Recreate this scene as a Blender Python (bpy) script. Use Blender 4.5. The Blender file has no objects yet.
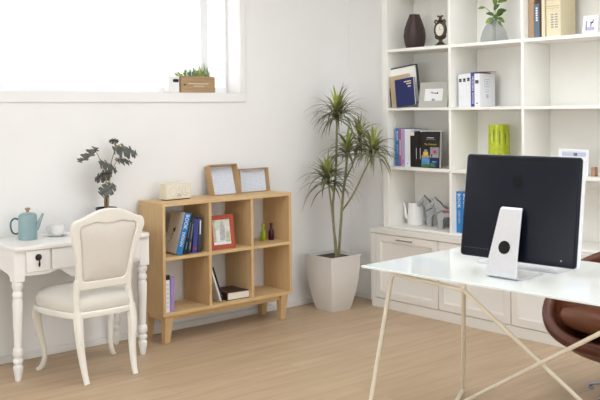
import bpy, bmesh, math, random
from mathutils import Vector, Matrix, Euler
PI = math.pi
R = math.radians
random.seed(7)
scn = bpy.context.scene
COL = scn.collection

# ---------------------------------------------------------------- materials
def lin(c):
    return tuple(((x/255)/12.92 if x/255 <= .04045 else ((x/255+.055)/1.055)**2.4) for x in c)

def mat(name, rgb, rough=.5, metal=0., noise=.04, nscale=30., bump=0., spec=.5, trans=0., coat=0., ior=1.45, sheen=0.):
    m = bpy.data.materials.new(name); m.use_nodes = True
    nt = m.node_tree; b = nt.nodes['Principled BSDF']
    c = lin(rgb)
    b.inputs['Base Color'].default_value = (*c, 1)
    b.inputs['Roughness'].default_value = rough
    b.inputs['Metallic'].default_value = metal
    b.inputs['Specular IOR Level'].default_value = spec
    b.inputs['Transmission Weight'].default_value = trans
    b.inputs['Coat Weight'].default_value = coat
    b.inputs['IOR'].default_value = ior
    b.inputs['Sheen Weight'].default_value = sheen
    if noise > 0 or bump > 0:
        tc = nt.nodes.new('ShaderNodeTexCoord')
        n = nt.nodes.new('ShaderNodeTexNoise'); n.inputs['Scale'].default_value = nscale; n.inputs['Detail'].default_value = 4
        nt.links.new(tc.outputs['Object'], n.inputs['Vector'])
        if noise > 0:
            r = nt.nodes.new('ShaderNodeValToRGB')
            r.color_ramp.elements[0].position = .3; r.color_ramp.elements[1].position = .7
            r.color_ramp.elements[0].color = (*[x*(1-noise) for x in c], 1)
            r.color_ramp.elements[1].color = (*[min(1, x*(1+noise)) for x in c], 1)
            nt.links.new(n.outputs['Fac'], r.inputs['Fac']); nt.links.new(r.outputs['Color'], b.inputs['Base Color'])
        if bump > 0:
            bp = nt.nodes.new('ShaderNodeBump'); bp.inputs['Strength'].default_value = bump; bp.inputs['Distance'].default_value = .002
            nt.links.new(n.outputs['Fac'], bp.inputs['Height']); nt.links.new(bp.outputs['Normal'], b.inputs['Normal'])
    return m

def wood(name, rgb, rgb2, axis='X', scale=6., stretch=14., rough=.5):
    m = bpy.data.materials.new(name); m.use_nodes = True
    nt = m.node_tree; b = nt.nodes['Principled BSDF']; b.inputs['Roughness'].default_value = rough
    b.inputs['Specular IOR Level'].default_value = .35
    tc = nt.nodes.new('ShaderNodeTexCoord'); mp = nt.nodes.new('ShaderNodeMapping')
    s = [scale*stretch/4]*3; s['XYZ'.index(axis)] = scale/4
    mp.inputs['Scale'].default_value = s
    n = nt.nodes.new('ShaderNodeTexNoise'); n.inputs['Scale'].default_value = 4; n.inputs['Detail'].default_value = 6; n.inputs['Distortion'].default_value = .5
    r = nt.nodes.new('ShaderNodeValToRGB')
    r.color_ramp.elements[0].position = .3; r.color_ramp.elements[1].position = .72
    r.color_ramp.elements[0].color = (*lin(rgb2), 1); r.color_ramp.elements[1].color = (*lin(rgb), 1)
    L = nt.links.new
    L(tc.outputs['Object'], mp.inputs['Vector']); L(mp.outputs['Vector'], n.inputs['Vector'])
    L(n.outputs['Fac'], r.inputs['Fac']); L(r.outputs['Color'], b.inputs['Base Color'])
    return m

def floor_mat():
    m = bpy.data.materials.new('floor_wood_planks'); m.use_nodes = True
    nt = m.node_tree; b = nt.nodes['Principled BSDF']; L = nt.links.new
    tc = nt.nodes.new('ShaderNodeTexCoord')
    br = nt.nodes.new('ShaderNodeTexBrick')
    br.inputs['Scale'].default_value = 1; br.inputs['Brick Width'].default_value = 1.2; br.inputs['Row Height'].default_value = .13
    br.inputs['Mortar Size'].default_value = .0012; br.offset = .37
    br.inputs['Color1'].default_value = (*lin((203, 178, 146)), 1); br.inputs['Color2'].default_value = (*lin((194, 168, 136)), 1)
    br.inputs['Mortar'].default_value = (*lin((176, 152, 126)), 1); br.inputs['Bias'].default_value = 0
    L(tc.outputs['Object'], br.inputs['Vector'])
    mp = nt.nodes.new('ShaderNodeMapping'); mp.inputs['Scale'].default_value = (.9, 9, 1)
    n = nt.nodes.new('ShaderNodeTexNoise'); n.inputs['Scale'].default_value = 2.2; n.inputs['Detail'].default_value = 7; n.inputs['Distortion'].default_value = .6
    L(tc.outputs['Object'], mp.inputs['Vector']); L(mp.outputs['Vector'], n.inputs['Vector'])
    r = nt.nodes.new('ShaderNodeValToRGB'); r.color_ramp.elements[0].position = .33; r.color_ramp.elements[1].position = .68
    r.color_ramp.elements[0].color = (.86, .85, .835, 1); r.color_ramp.elements[1].color = (1.04, 1.04, 1.04, 1)
    L(n.outputs['Fac'], r.inputs['Fac'])
    mx = nt.nodes.new('ShaderNodeMix'); mx.data_type = 'RGBA'; mx.blend_type = 'MULTIPLY'; mx.inputs[0].default_value = 1
    L(br.outputs['Color'], mx.inputs[6]); L(r.outputs['Color'], mx.inputs[7]); L(mx.outputs[2], b.inputs['Base Color'])
    b.inputs['Roughness'].default_value = .42; b.inputs['Specular IOR Level'].default_value = .4
    return m

def pane_mat():
    m = bpy.data.materials.new('window_pane_glass'); m.use_nodes = True
    nt = m.node_tree; nt.nodes.clear(); L = nt.links.new
    o = nt.nodes.new('ShaderNodeOutputMaterial'); t = nt.nodes.new('ShaderNodeBsdfTransparent'); g = nt.nodes.new('ShaderNodeBsdfGlossy')
    g.inputs['Roughness'].default_value = .02
    x = nt.nodes.new('ShaderNodeMixShader'); f = nt.nodes.new('ShaderNodeFresnel'); f.inputs['IOR'].default_value = 1.3
    L(f.outputs[0], x.inputs[0]); L(t.outputs[0], x.inputs[1]); L(g.outputs[0], x.inputs[2]); L(x.outputs[0], o.inputs[0])
    return m

M = {}
M['wall'] = mat('white_wall_paint', (244, 243, 240), .8, noise=.008, nscale=4, bump=.05)
M['ceil'] = mat('ceiling_paint', (245, 245, 243), .9, noise=.006, nscale=3)
M['floor'] = floor_mat()
M['trimw'] = mat('white_trim', (238, 237, 232), .45, noise=.01)
M['winframe'] = mat('window_frame_white', (251, 252, 253), .4, noise=.006)
M['pane'] = pane_mat()
M['cab'] = mat('cabinet_lacquer', (236, 232, 223), .38, noise=.012, nscale=6)
M['shelfw'] = mat('shelf_lacquer', (247, 245, 237), .38, noise=.012, nscale=6)
M['oak'] = wood('oak_veneer', (223, 192, 144), (210, 176, 126), 'X', 5, 18)
M['oakz'] = wood('oak_veneer_upright', (222, 190, 142), (208, 173, 123), 'Z', 5, 18)
M['oakframe'] = wood('oak_frame', (196, 166, 124), (178, 146, 104), 'X', 8, 10)
M['cream'] = mat('cream_lacquer', (243, 240, 230), .35, noise=.012, nscale=14, coat=.15)
M['white_desk'] = mat('white_lacquer', (244, 242, 237), .33, noise=.01, nscale=10)
M['linen'] = mat('linen_fabric', (223, 218, 208), .9, noise=.05, nscale=260, bump=.25, sheen=.2)
M['black'] = mat('black_metal', (30, 27, 25), .4, noise=.05)
M['tealpot'] = mat('teal_enamel', (146, 173, 175), .35, noise=.03, nscale=12)
M['tealhandle'] = mat('teal_handle', (84, 118, 122), .35)
M['woodknob'] = mat('wood_knob', (176, 140, 110), .5, noise=.1)
M['porc'] = mat('white_porcelain', (244, 243, 240), .2, noise=.005)
M['potwhite'] = mat('planter_resin', (224, 220, 213), .5, noise=.012, nscale=8)
M['soil'] = mat('dark_soil', (82, 74, 66), .95, noise=.3, nscale=60, bump=.6)
M['bark'] = mat('stem_bark', (140, 134, 98), .8, noise=.2, nscale=60, bump=.4)
M['palm'] = mat('palm_leaf', (118, 118, 84), .42, noise=.25, nscale=9)
M['palmy'] = mat('palm_leaf_young', (164, 178, 84), .45, noise=.2, nscale=12)
M['mon'] = mat('dark_leaf', (96, 98, 92), .5, noise=.15, nscale=25)
M['monstem'] = mat('leaf_stalk', (150, 150, 100), .6, noise=.1)
M['redstem'] = mat('reddish_stem', (132, 70, 52), .7, noise=.2, nscale=40)
M['deskglass'] = mat('white_backed_glass', (238, 244, 240), .06, noise=.0, spec=.65, ior=1.5)
M['glassedge'] = mat('glass_edge', (232, 240, 234), .15, noise=0)
M['deskframe'] = mat('cream_steel', (231, 223, 203), .4, noise=.02)
M['imacblack'] = mat('black_back_shell', (15, 19, 31), .36, noise=.02, spec=.28)
M['imacslot'] = mat('vent_black', (2, 2, 3), .8, noise=0)
M['imaclogo'] = mat('logo_black', (9, 11, 16), .3, noise=0, spec=.28)
M['alu'] = mat('brushed_aluminium', (226, 227, 230), .32, metal=.55, noise=.015, nscale=80)
M['whitepl'] = mat('white_plastic', (240, 241, 243), .35, noise=.004)
M['screen'] = mat('screen_glass', (12, 12, 14), .08, noise=0)
M['key'] = mat('key_plastic', (236, 236, 236), .5, noise=0)
M['leather'] = mat('brown_leather', (104, 60, 38), .36, noise=.12, nscale=14, bump=.15, spec=.5)
M['leather2'] = mat('brown_leather_cushion', (112, 66, 42), .34, noise=.12, nscale=12, bump=.15, spec=.5)
M['leatherrim'] = mat('dark_leather_rim', (92, 46, 28), .32, noise=.12, nscale=14, bump=.15)
M['chrome'] = mat('chrome', (190, 192, 210), .2, metal=.9, noise=0)
M['pages'] = mat('book_pages', (240, 234, 222), .9, noise=.04, nscale=120)
M['paper'] = mat('white_paper', (242, 242, 242), .7, noise=.01)
M['ink'] = mat('ink', (40, 40, 44), .7, noise=0)
M['gray_ink'] = mat('faded_ink', (140, 142, 150), .7, noise=0)
M['tan'] = mat('tan_cover', (238, 231, 219), .7, noise=.04)
M['brown_cover'] = mat('brown_cover', (178, 148, 116), .7, noise=.05)
M['craft'] = mat('craft_cover', (196, 174, 140), .7, noise=.05)
M['cream_cover'] = mat('cream_cover', (226, 214, 180), .7, noise=.03)
M['blue'] = mat('blue_cover', (40, 124, 190), .5, noise=.03)
M['navy'] = mat('navy_cover', (32, 40, 92), .45, noise=.04)
M['black_cover'] = mat('black_cover', (34, 30, 30), .45, noise=.05)
M['slate'] = mat('slate_cover', (98, 114, 128), .5, noise=.04)
M['darkslate'] = mat('dark_slate_cover', (52, 60, 70), .5, noise=.04)
M['purpleblue'] = mat('purple_blue_cover', (66, 72, 150), .5, noise=.03)
M['lilac'] = mat('lilac_cover', (168, 140, 204), .5, noise=.03)
M['lilac2'] = mat('pale_lilac_cover', (176, 170, 210), .5, noise=.03)
M['pinkred'] = mat('pink_red_cover', (206, 90, 108), .5, noise=.05)
M['white_cover'] = mat('white_cover', (240, 241, 243), .45, noise=.01)
M['greencov'] = mat('dark_green_edge', (38, 60, 58), .45, noise=.05)
M['darkbrown'] = mat('dark_brown_cover', (70, 46, 34), .5, noise=.06)
M['white_ink'] = mat('white_print', (248, 248, 248), .6, noise=0)
M['yellow'] = mat('yellow_print', (226, 196, 70), .6, noise=.05)
M['red'] = mat('red_print', (200, 50, 60), .6, noise=.05)
M['skyblue'] = mat('sky_print', (90, 150, 200), .6, noise=.3, nscale=20)
M['fieldgreen'] = mat('field_print', (70, 120, 60), .6, noise=.35, nscale=30)
M['graypic'] = mat('grey_print', (150, 150, 156), .6, noise=.2, nscale=30)
M['terracotta'] = mat('terracotta_frame', (180, 82, 56), .55, noise=.04)
M['photo'] = mat('photo_print', (222, 222, 214), .6, noise=.14, nscale=38)
M['photogray'] = mat('photo_grey_figure', (188, 192, 190), .6, noise=.2, nscale=40)
M['mistpaper'] = mat('pale_blue_print', (228, 234, 243), .6, noise=.03, nscale=60)
M['mistline'] = mat('blue_grey_print', (192, 203, 222), .7, noise=0)
M['greyframe'] = mat('grey_frame', (190, 188, 178), .5, noise=.02)
M['greenglass'] = mat('green_bottle_glass', (150, 170, 30), .12, noise=0)
M['redglass'] = mat('dark_red_bottle_glass', (66, 16, 34), .12, noise=0)
M['clearglass'] = mat('smoky_grey_glass', (208, 210, 208), .06, noise=0, trans=.8, ior=1.1)
M['lime'] = mat('lime_ceramic', (188, 200, 48), .3, noise=.12, nscale=30)
M['limedark'] = mat('lime_groove', (128, 142, 22), .4, noise=.1)
M['darkvase'] = mat('dark_brown_ceramic', (62, 46, 44), .45, noise=.12, nscale=40, bump=.4)
M['antique'] = mat('antique_bronze', (84, 74, 58), .38, metal=.5, noise=.3, nscale=90, bump=.5)
M['dial'] = mat('clock_dial', (232, 226, 210), .5, noise=.02)
M['dialgrey'] = mat('pale_dial_print', (196, 190, 174), .6, noise=0)
M['clockcream'] = mat('cream_clock_case', (228, 220, 196), .5, noise=.03)
M['horsegrey'] = mat('grey_painted_wood', (178, 180, 180), .6, noise=.12, nscale=70)
M['horsedark'] = mat('dark_grey_mane', (104, 104, 106), .6, noise=.1)
M['leafgreen'] = mat('fresh_leaf', (120, 146, 64), .45, noise=.25, nscale=30)
M['leafdark'] = mat('deep_leaf', (74, 104, 44), .45, noise=.2, nscale=30)
M['grass1'] = mat('pale_grass', (176, 192, 104), .6, noise=.2, nscale=40)
M['grass2'] = mat('grey_green_grass', (124, 150, 116), .6, noise=.2, nscale=40)
M['crate'] = wood('planter_wood', (186, 158, 120), (164, 134, 98), 'X', 8, 12)
M['handle'] = mat('brushed_nickel', (150, 142, 130), .35, metal=.7, noise=0)
M['groove'] = mat('gap_shadow_paint', (200, 190, 174), .6, noise=0)

# ---------------------------------------------------------------- mesh helper
class MB:
    def __init__(s): s.bm = bmesh.new(); s.mi = 0
    def _f(s, vs, smooth=False):
        try:
            f = s.bm.faces.new(vs); f.material_index = s.mi; f.smooth = smooth; return f
        except ValueError: return None
    def m(s, i): s.mi = i; return s
    def box(s, x0, x1, y0, y1, z0, z1, T=None):
        co = [(x, y, z) for x in (x0, x1) for y in (y0, y1) for z in (z0, z1)]
        v = [s.bm.verts.new(T @ Vector(c) if T else c) for c in co]
        for q in ((0, 1, 3, 2), (4, 6, 7, 5), (0, 4, 5, 1), (2, 3, 7, 6), (0, 2, 6, 4), (1, 5, 7, 3)): s._f([v[i] for i in q])
        return s
    def loops(s, rings, smooth=True, cap0=True, cap1=True, closed=True):
        rv = [[s.bm.verts.new(p) for p in r] for r in rings]; n = len(rv[0])
        for a, b in zip(rv, rv[1:]):
            for i in range(n if closed else n-1):
                j = (i+1) % n; s._f([a[i], a[j], b[j], b[i]], smooth)
        if cap0: s._f(rv[0][::-1])
        if cap1: s._f(rv[-1])
        return s
    def lathe(s, prof, cx=0, cy=0, n=24, T=None, cap=True, sx=1, sy=1):
        rings = []
        for r, z in prof:
            rr = []
            for i in range(n):
                a = 2*PI*i/n; p = Vector((cx+max(r, 1e-4)*math.cos(a)*sx, cy+max(r, 1e-4)*math.sin(a)*sy, z)); rr.append(T @ p if T else p)
            rings.append(rr)
        return s.loops(rings, True, cap, cap)
    def tube(s, pts, rad, n=8, flat=1., upv=None):
        pts = [Vector(p) for p in pts]; k = len(pts)
        if not hasattr(rad, '__len__'): rad = [rad]*k
        t0 = (pts[1]-pts[0]).normalized()
        up = Vector(upv) if upv else (Vector((0, 0, 1)) if abs(t0.z) < .9 else Vector((1, 0, 0)))
        nrm = (up - t0*up.dot(t0)).normalized(); rings = []
        for i, p in enumerate(pts):
            t = (pts[min(i+1, k-1)]-pts[max(i-1, 0)]).normalized()
            nrm = (nrm - t*nrm.dot(t)).normalized(); b = t.cross(nrm)
            rings.append([p+nrm*math.cos(2*PI*j/n)*rad[i]*flat+b*math.sin(2*PI*j/n)*rad[i] for j in range(n)])
        return s.loops(rings)
    def prism(s, poly, h0, h1, f=lambda u, v, h: (u, v, h), smooth=False):
        a = [s.bm.verts.new(f(u, v, h0)) for u, v in poly]; b = [s.bm.verts.new(f(u, v, h1)) for u, v in poly]
        n = len(poly)
        for i in range(n): s._f([a[i], a[(i+1) % n], b[(i+1) % n], b[i]], smooth)
        s._f(a[::-1]); s._f(b); return s
    def ring(s, outer, inner, h0, h1, f=lambda u, v, h: (u, v, h)):
        n = len(outer)
        V = [[s.bm.verts.new(f(u, v, h)) for u, v in L] for L in (outer, inner) for h in (h0, h1)]
        oa, ob, ia, ib = V
        for i in range(n):
            j = (i+1) % n
            s._f([oa[i], oa[j], ob[j], ob[i]]); s._f([ia[j], ia[i], ib[i], ib[j]])
            s._f([ob[i], ob[j], ib[j], ib[i]]); s._f([oa[j], oa[i], ia[i], ia[j]])
        return s
    def quad(s, *p): s._f([s.bm.verts.new(q) for q in p]); return s
    def text(s, txt, size, o, u, v, mi, align='CENTER'):
        c = bpy.data.curves.new('t', 'FONT'); c.body = txt; c.size = size; c.align_x = align; c.align_y = 'CENTER'
        c.resolution_u = 2
        ob = bpy.data.objects.new('t', c); COL.objects.link(ob)
        dg = bpy.context.evaluated_depsgraph_get(); me = bpy.data.meshes.new_from_object(ob.evaluated_get(dg))
        o, u, v = Vector(o), Vector(u), Vector(v)
        vs = [s.bm.verts.new(o+u*q.co.x+v*q.co.y) for q in me.vertices]
        old = s.mi; s.mi = mi
        for p in me.polygons: s._f([vs[i] for i in p.vertices])
        s.mi = old
        bpy.data.objects.remove(ob); bpy.data.curves.remove(c); bpy.data.meshes.remove(me)
        return s
    def build(s, name, mats, parent=None, bevel=0, seg=2, subsurf=0, angle=40, recalc=True):
        if recalc: bmesh.ops.recalc_face_normals(s.bm, faces=s.bm.faces)
        me = bpy.data.meshes.new(name); s.bm.to_mesh(me); s.bm.free()
        for x in (mats if isinstance(mats, (list, tuple)) else [mats]): me.materials.append(M[x])
        o = bpy.data.objects.new(name, me); COL.objects.link(o)
        if bevel:
            md = o.modifiers.new('bevel', 'BEVEL'); md.width = bevel; md.segments = seg; md.limit_method = 'ANGLE'; md.angle_limit = R(35)
        if subsurf:
            md = o.modifiers.new('sub', 'SUBSURF'); md.levels = subsurf; md.render_levels = subsurf
        me.set_sharp_from_angle(angle=R(angle))
        if parent: o.parent = parent
        return o

def tag(o, label, cat, group=None):
    o['label'] = label; o['category'] = cat
    if group: o['group'] = group
    return o
def thing(name, label, cat, loc=(0, 0, 0), rot=0, group=None):
    o = bpy.data.objects.new(name, None); COL.objects.link(o); o.location = loc
    o.rotation_euler = rot if hasattr(rot, '__len__') else (0, 0, rot)
    o.empty_display_size = .1
    return tag(o, label, cat, group)
def struct(o): o['kind'] = 'structure'; return o
def bez(ps, n=8):
    """Catmull-Rom through points"""
    ps = [Vector(p) for p in ps]; out = []
    for i in range(len(ps)-1):
        p0 = ps[max(i-1, 0)]; p1 = ps[i]; p2 = ps[i+1]; p3 = ps[min(i+2, len(ps)-1)]
        for k in range(n):
            t = k/n
            out.append(.5*((2*p1)+(p2-p0)*t+(2*p0-5*p1+4*p2-p3)*t*t+(3*p1-p0-3*p2+p3)*t**3))
    out.append(ps[-1]); return out
def interp(vals, n=8):
    out = []
    for a, b in zip(vals, vals[1:]): out += [a+(b-a)*k/n for k in range(n)]
    return out+[vals[-1]]
def rrect(x0, x1, y0, y1, r, n=5):
    out = []
    for cx, cy, a0 in ((x1-r, y1-r, 0), (x0+r, y1-r, 90), (x0+r, y0+r, 180), (x1-r, y0+r, 270)):
        for k in range(n+1):
            a = R(a0+90*k/n); out.append((cx+r*math.cos(a), cy+r*math.sin(a)))
    return out
WALLB = R(-90)      # local -Y of a thing faces the room from the shelf wall

# ---------------------------------------------------------------- room shell
XW, YN, H = -7.2, -7.6, 2.78
struct(MB().box(XW-.2, .6, YN-.2, .3, -.1, 0).build('floor', 'floor'))
struct(MB().box(XW-.2, .6, YN-.2, .3, H, H+.1).build('ceiling', 'ceil'))
WX0, WX1, WZ0, WZ1 = -4.75, -1.095, 1.615, 2.5
b = MB()
b.box(XW-.2, WX0, 0, .22, 0, H).box(WX1, .6, 0, .22, 0, H).box(WX0, WX1, 0, .22, 0, WZ0).box(WX0, WX1, 0, .22, WZ1, H)
struct(b.build('wall_left', 'wall'))
struct(MB().box(0, .6, -.374, 0, 0, H).build('wall_right', 'wall'))
struct(MB().box(.22, .6, -3.53, -.374, 0, H).build('wall_right_niche', 'wall'))
struct(MB().box(0, .6, YN, -3.53, 0, H).build('wall_right_end', 'wall'))
struct(MB().box(0, .22, -3.53, -.374, 2.425, H).build('wall_right_lintel', 'wall'))
# walls behind the camera, with big openings added to let extra light in
b = MB(); b.box(XW-.2, XW, YN, -4.1, 0, H).box(XW-.2, XW, -1.5, 0, 0, H).box(XW-.2, XW, -4.1, -1.5, 0, .5).box(XW-.2, XW, -4.1, -1.5, 2.5, H)
struct(b.build('wall_rear', 'wall'))
b = MB(); b.box(XW, -3.3, YN-.2, YN, 0, H).box(-.6, .6, YN-.2, YN, 0, H).box(-3.3, -.6, YN-.2, YN, 0, .5).box(-3.3, -.6, YN-.2, YN, 2.5, H)
struct(b.build('wall_near', 'wall'))
struct(MB().box(XW, 0, -.014, 0, 0, .045).build('baseboard_left', 'trimw', bevel=.003))
struct(MB().box(-.014, 0, -.385, -.014, 0, .045).build('baseboard_right', 'trimw', bevel=.003))
# window casing (slim projecting frame on the wall)
b = MB()
b.box(WX0-.055, WX1+.042, -.012, 0, WZ0-.066, WZ0).box(WX1, WX1+.042, -.012, 0, WZ0, WZ1+.05).box(WX0-.055, WX0, -.012, 0, WZ0, WZ1+.05).box(WX0, WX1, -.012, 0, WZ1, WZ1+.05)
struct(b.build('trim_1', 'wall', bevel=.003))
# window sash
w = MB(); y0, y1 = .16, .20
w.box(WX0, WX1, y0, y1, WZ0, WZ0+.045).box(WX0, WX1, y0, y1, WZ1-.05, WZ1).box(WX0, WX0+.05, y0, y1, WZ0+.05, WZ1-.05).box(WX1-.012, WX1, y0, y1, WZ0+.045, WZ1-.05)
w.box(-1.330, -1.265, y0-.01, y1, WZ0+.05, WZ1-.05).box(-3.1, -3.03, y0, y1, WZ0+.05, WZ1-.05)
win = struct(w.build('window_1', 'winframe', bevel=.004))
MB().box(WX0+.05, -3.1, .178, .182, WZ0+.05, WZ1-.05).box(-3.03, -1.330, .178, .182, WZ0+.05, WZ1-.05).box(-1.265, WX1-.012, .178, .182, WZ0+.05, WZ1-.05).build('glass', 'pane', win)
w = MB(); a, c = -3.3, -.6
w.box(a, c, YN-.12, YN-.06, .5, .56).box(a, c, YN-.12, YN-.06, 2.44, 2.5)
for x in (a, -1.98, c-.06): w.box(x, x+.06, YN-.12, YN-.06, .56, 2.44)
w2 = struct(w.build('added_window_near', 'winframe'))  # unseen window, added for the soft key light behind the camera
g = MB()
for x0, x1 in ((a+.06, -1.98), (-1.92, c-.06)): g.box(x0, x1, YN-.092, YN-.088, .56, 2.44)
g.build('glass', 'pane', w2)
w = MB(); a, c = -4.1, -1.5
w.box(XW-.12, XW-.06, a, c, .5, .56).box(XW-.12, XW-.06, a, c, 2.44, 2.5)
for y in (a, -2.83, c-.06): w.box(XW-.12, XW-.06, y, y+.06, .56, 2.44)
w3 = struct(w.build('added_window_rear', 'winframe'))  # unseen window, added to fill the shelf wall with frontal light
g = MB()
for q0, q1 in ((a+.06, -2.83), (-2.77, c-.06)): g.box(XW-.092, XW-.088, q0, q1, .56, 2.44)
g.build('glass', 'pane', w3)

# ---------------------------------------------------------------- built-in unit on the shelf wall
FX, UX = -.1595, -.1095          # front planes of the base run and of the shelving above it
BK = .20
YE = -3.5
t = thing('base_cabinet', 'long white base cabinet with panelled doors under the wall shelving', 'cabinet', (0, 0, 0))
b = MB(); b.box(FX+.02, BK, YE, -.384, .07, .555); b.build('body', 'cab', t)
MB().box(FX+.004, BK, YE, -.384, 0, .07).build('plinth', 'cab', t, bevel=.002)
MB().box(FX-.004, BK, YE, -.376, .556, .598).build('cabinet_top', 'cab', t, bevel=.004)
MB().box(FX, FX+.02, -.433, -.384, .07, .555).build('stile', 'cab', t, bevel=.0015)
def door(y1, y0):
    f = lambda u, v, h: (FX+h, u, v)
    d = MB(); g = .0025; z0, z1 = .075, .553
    fr = .052
    O = [(y0+g, z0), (y1-g, z0), (y1-g, z1), (y0+g, z1)]
    I = [(y0+fr, z0+fr), (y1-fr, z0+fr), (y1-fr, z1-fr), (y0+fr, z1-fr)]
    I2 = [(y0+fr+.012, z0+fr+.012), (y1-fr-.012, z0+fr+.012), (y1-fr-.012, z1-fr-.012), (y0+fr+.012, z1-fr-.012)]
    d.ring(O, I, 0, .018, f)
    d.loops([[f(u, v, 0.001) for u, v in I], [f(u, v, .009) for u, v in I2]], False, False, True)
    o = d.build('door', 'cab', t, bevel=.0012)
    ym = (y0+y1)/2; h = MB()
    h.box(FX-.024, FX-.016, ym-.078, ym+.078, .522, .530).box(FX-.018, FX, ym-.066, ym-.058, .523, .529).box(FX-.018, FX, ym+.058, ym+.066, .523, .529)
    h.build('handle', 'handle', o, bevel=.0015)['label'] = 'thin nickel bar handle'
for y in (-.433, -1.046, -1.658, -2.27, -2.882): door(y, y-.6105)

t = thing('built_in_bookcase', 'tall white wall shelving with open bays above the base cabinet', 'bookcase', (0, 0, .598))
ups = [(-.525, -.472), (-1.132, -1.111), (-1.737, -1.716), (-2.36, -2.338), (-2.98, -2.958), (YE, YE+.03)]
Z0 = .598
for y0, y1 in ups: MB().box(UX, BK-.012, y0, y1, 0.001, 2.42-Z0).build('upright', 'shelfw', t, bevel=.0015)
MB().box(BK-.011, BK, YE, -.472, 0.001, 2.42-Z0).build('back_panel', 'shelfw', t)
for z0, z1 in ((.599, .617), (1.039, 1.061), (1.478, 1.499), (1.914, 1.937), (2.36, 2.38)):
    for (a0, a1), (b0, b1) in zip(ups, ups[1:]):
        MB().box(UX+.001, BK-.012, b1+.0005, a0-.0005, z0-Z0+(.001 if z0 < .61 else 0), z1-Z0).build('shelf', 'shelfw', t, bevel=.0015)
S0, S1, S2, S3 = .617, 1.061, 1.499, 1.937    # shelf tops

# ---------------------------------------------------------------- books
def book(label, w, h, d, cov, loc, rotz=0, tilt=0, group=None, spine=None, face=None, spinemat=None, lie=False, texts=(), art=None, pages='pages', face_side=1):
    """local: spine faces -Y, thickness along X, height Z; origin at the bottom centre"""
    t = thing('book', label, 'book', loc, 0, group)
    t.rotation_euler = Euler((0, tilt, rotz), 'XYZ') if not lie else Euler((0, 0, rotz))
    k = .0025
    c = MB()
    c.m(0).box(-w/2, -w/2+k, -d/2+k, d/2, 0, h).box(w/2-k, w/2, -d/2+k, d/2, 0, h)
    c.m(1 if spinemat else 0).box(-w/2, w/2, -d/2, -d/2+k, 0, h)
    mats = [cov, spinemat or cov, 'white_ink']
    ex = []
    def mi(mm):
        if mm not in mats: mats.append(mm)
        return mats.index(mm)
    for txt, size, zz, mm in texts:      # lettering down the spine
        c.text(txt, size, (0, -d/2-.0006, zz), (0, 0, -1), (1, 0, 0), mi(mm))
    if art: art(c, w, h, d, mi)
    c.build('cover', mats, t, recalc=True)
    MB().box(-w/2+k, w/2-k, -d/2+k, d/2-.004, .003, h-.003).build('page_block', pages, t)
    return t
LAYER = [0]
def lay(): LAYER[0] = (LAYER[0]+1) % 14; return .0005+.00012*LAYER[0]
def patch_spine(c, mi, x0, x1, z0, z1, d, mm):
    y = -d/2-lay()
    c.m(mi(mm)).quad((x0, y, z0), (x1, y, z0), (x1, y, z1), (x0, y, z1)); c.m(0)
def patch_face(c, mi, side, w, y0, y1, z0, z1, mm, off=.0006):
    x = side*(w/2+lay())
    c.m(mi(mm)).quad((x, y0, z0), (x, y1, z0), (x, y1, z1), (x, y0, z1)); c.m(0)

# ---------------------------------------------------------------- oak bookcase
BX0, BX1, BY, BH, BB = -1.9595, -.8917, -.32, .9032, .182
cx = (BX0+BX1)/2
t = thing('bookcase', 'low oak bookcase with six open cubes on tapered legs', 'bookcase', (cx, -.17, 0))
LX = lambda x: x-cx
LY = lambda y: y+.17
TH = .021
MB().box(LX(BX0), LX(BX1), LY(BY), LY(-.022), BH-.022, BH).build('top_board', 'oak', t, bevel=.0015)
MB().box(LX(BX0), LX(BX1), LY(BY), LY(-.022), BB, BB+.022).build('bottom_board', 'oak', t, bevel=.0015)
for x0, x1 in ((BX0, BX0+TH), (BX1-TH, BX1)):
    MB().box(LX(x0), LX(x1), LY(BY), LY(-.022), BB+.0225, BH-.0225).build('side_panel', 'oakz', t, bevel=.0015)
dv = [(-1.6035, -1.5825), (-1.2535, -1.2325)]
for x0, x1 in dv: MB().box(LX(x0), LX(x1), LY(BY), LY(-.022), BB+.0225, BH-.0225).build('divider', 'oakz', t, bevel=.001)
MZ = .536
for x0, x1 in ((BX0+TH, dv[0][0]), (dv[0][1], dv[1][0]), (dv[1][1], BX1-TH)):
    MB().box(LX(x0)+.0005, LX(x1)-.0005, LY(BY), LY(-.022), MZ, MZ+.021).build('shelf', 'oak', t, bevel=.001)
b = MB(); ax0, ax1 = LX(BX0+.05), LX(BX1-.05)
b.box(ax0, ax1, LY(-.285), LY(-.262), .145, .1815).box(ax0, ax1, LY(-.075), LY(-.055), .145, .1815)
b.box(ax0-.02, ax0, LY(-.285), LY(-.055), .145, .1815).box(ax1, ax1+.02, LY(-.285), LY(-.055), .145, .1815)
b.build('apron', 'oak', t)
for sx in (0, 1):
    for sy in (0, 1):
        x = LX((BX0+.055) if sx == 0 else (BX1-.055)); y = LY(-.275 if sy == 0 else -.06)
        dx = .001*(-1 if sx == 0 else 1); dy = .014*(1 if sy else 1)
        b = MB(); r0, r1 = .031, .020
        b.loops([[(x-r0, y-r0, .1815), (x+r0, y-r0, .1815), (x+r0, y+r0, .1815), (x-r0, y+r0, .1815)],
                 [(x+dx-r1, y+dy-r1, 0), (x+dx+r1, y+dy-r1, 0), (x+dx+r1, y+dy+r1, 0), (x+dx-r1, y+dy+r1, 0)]], False)
        b.build('leg', 'oakz', t, bevel=.003)
SH, SL = MZ+.021, BB+.022      # standing heights inside the cubes

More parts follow.
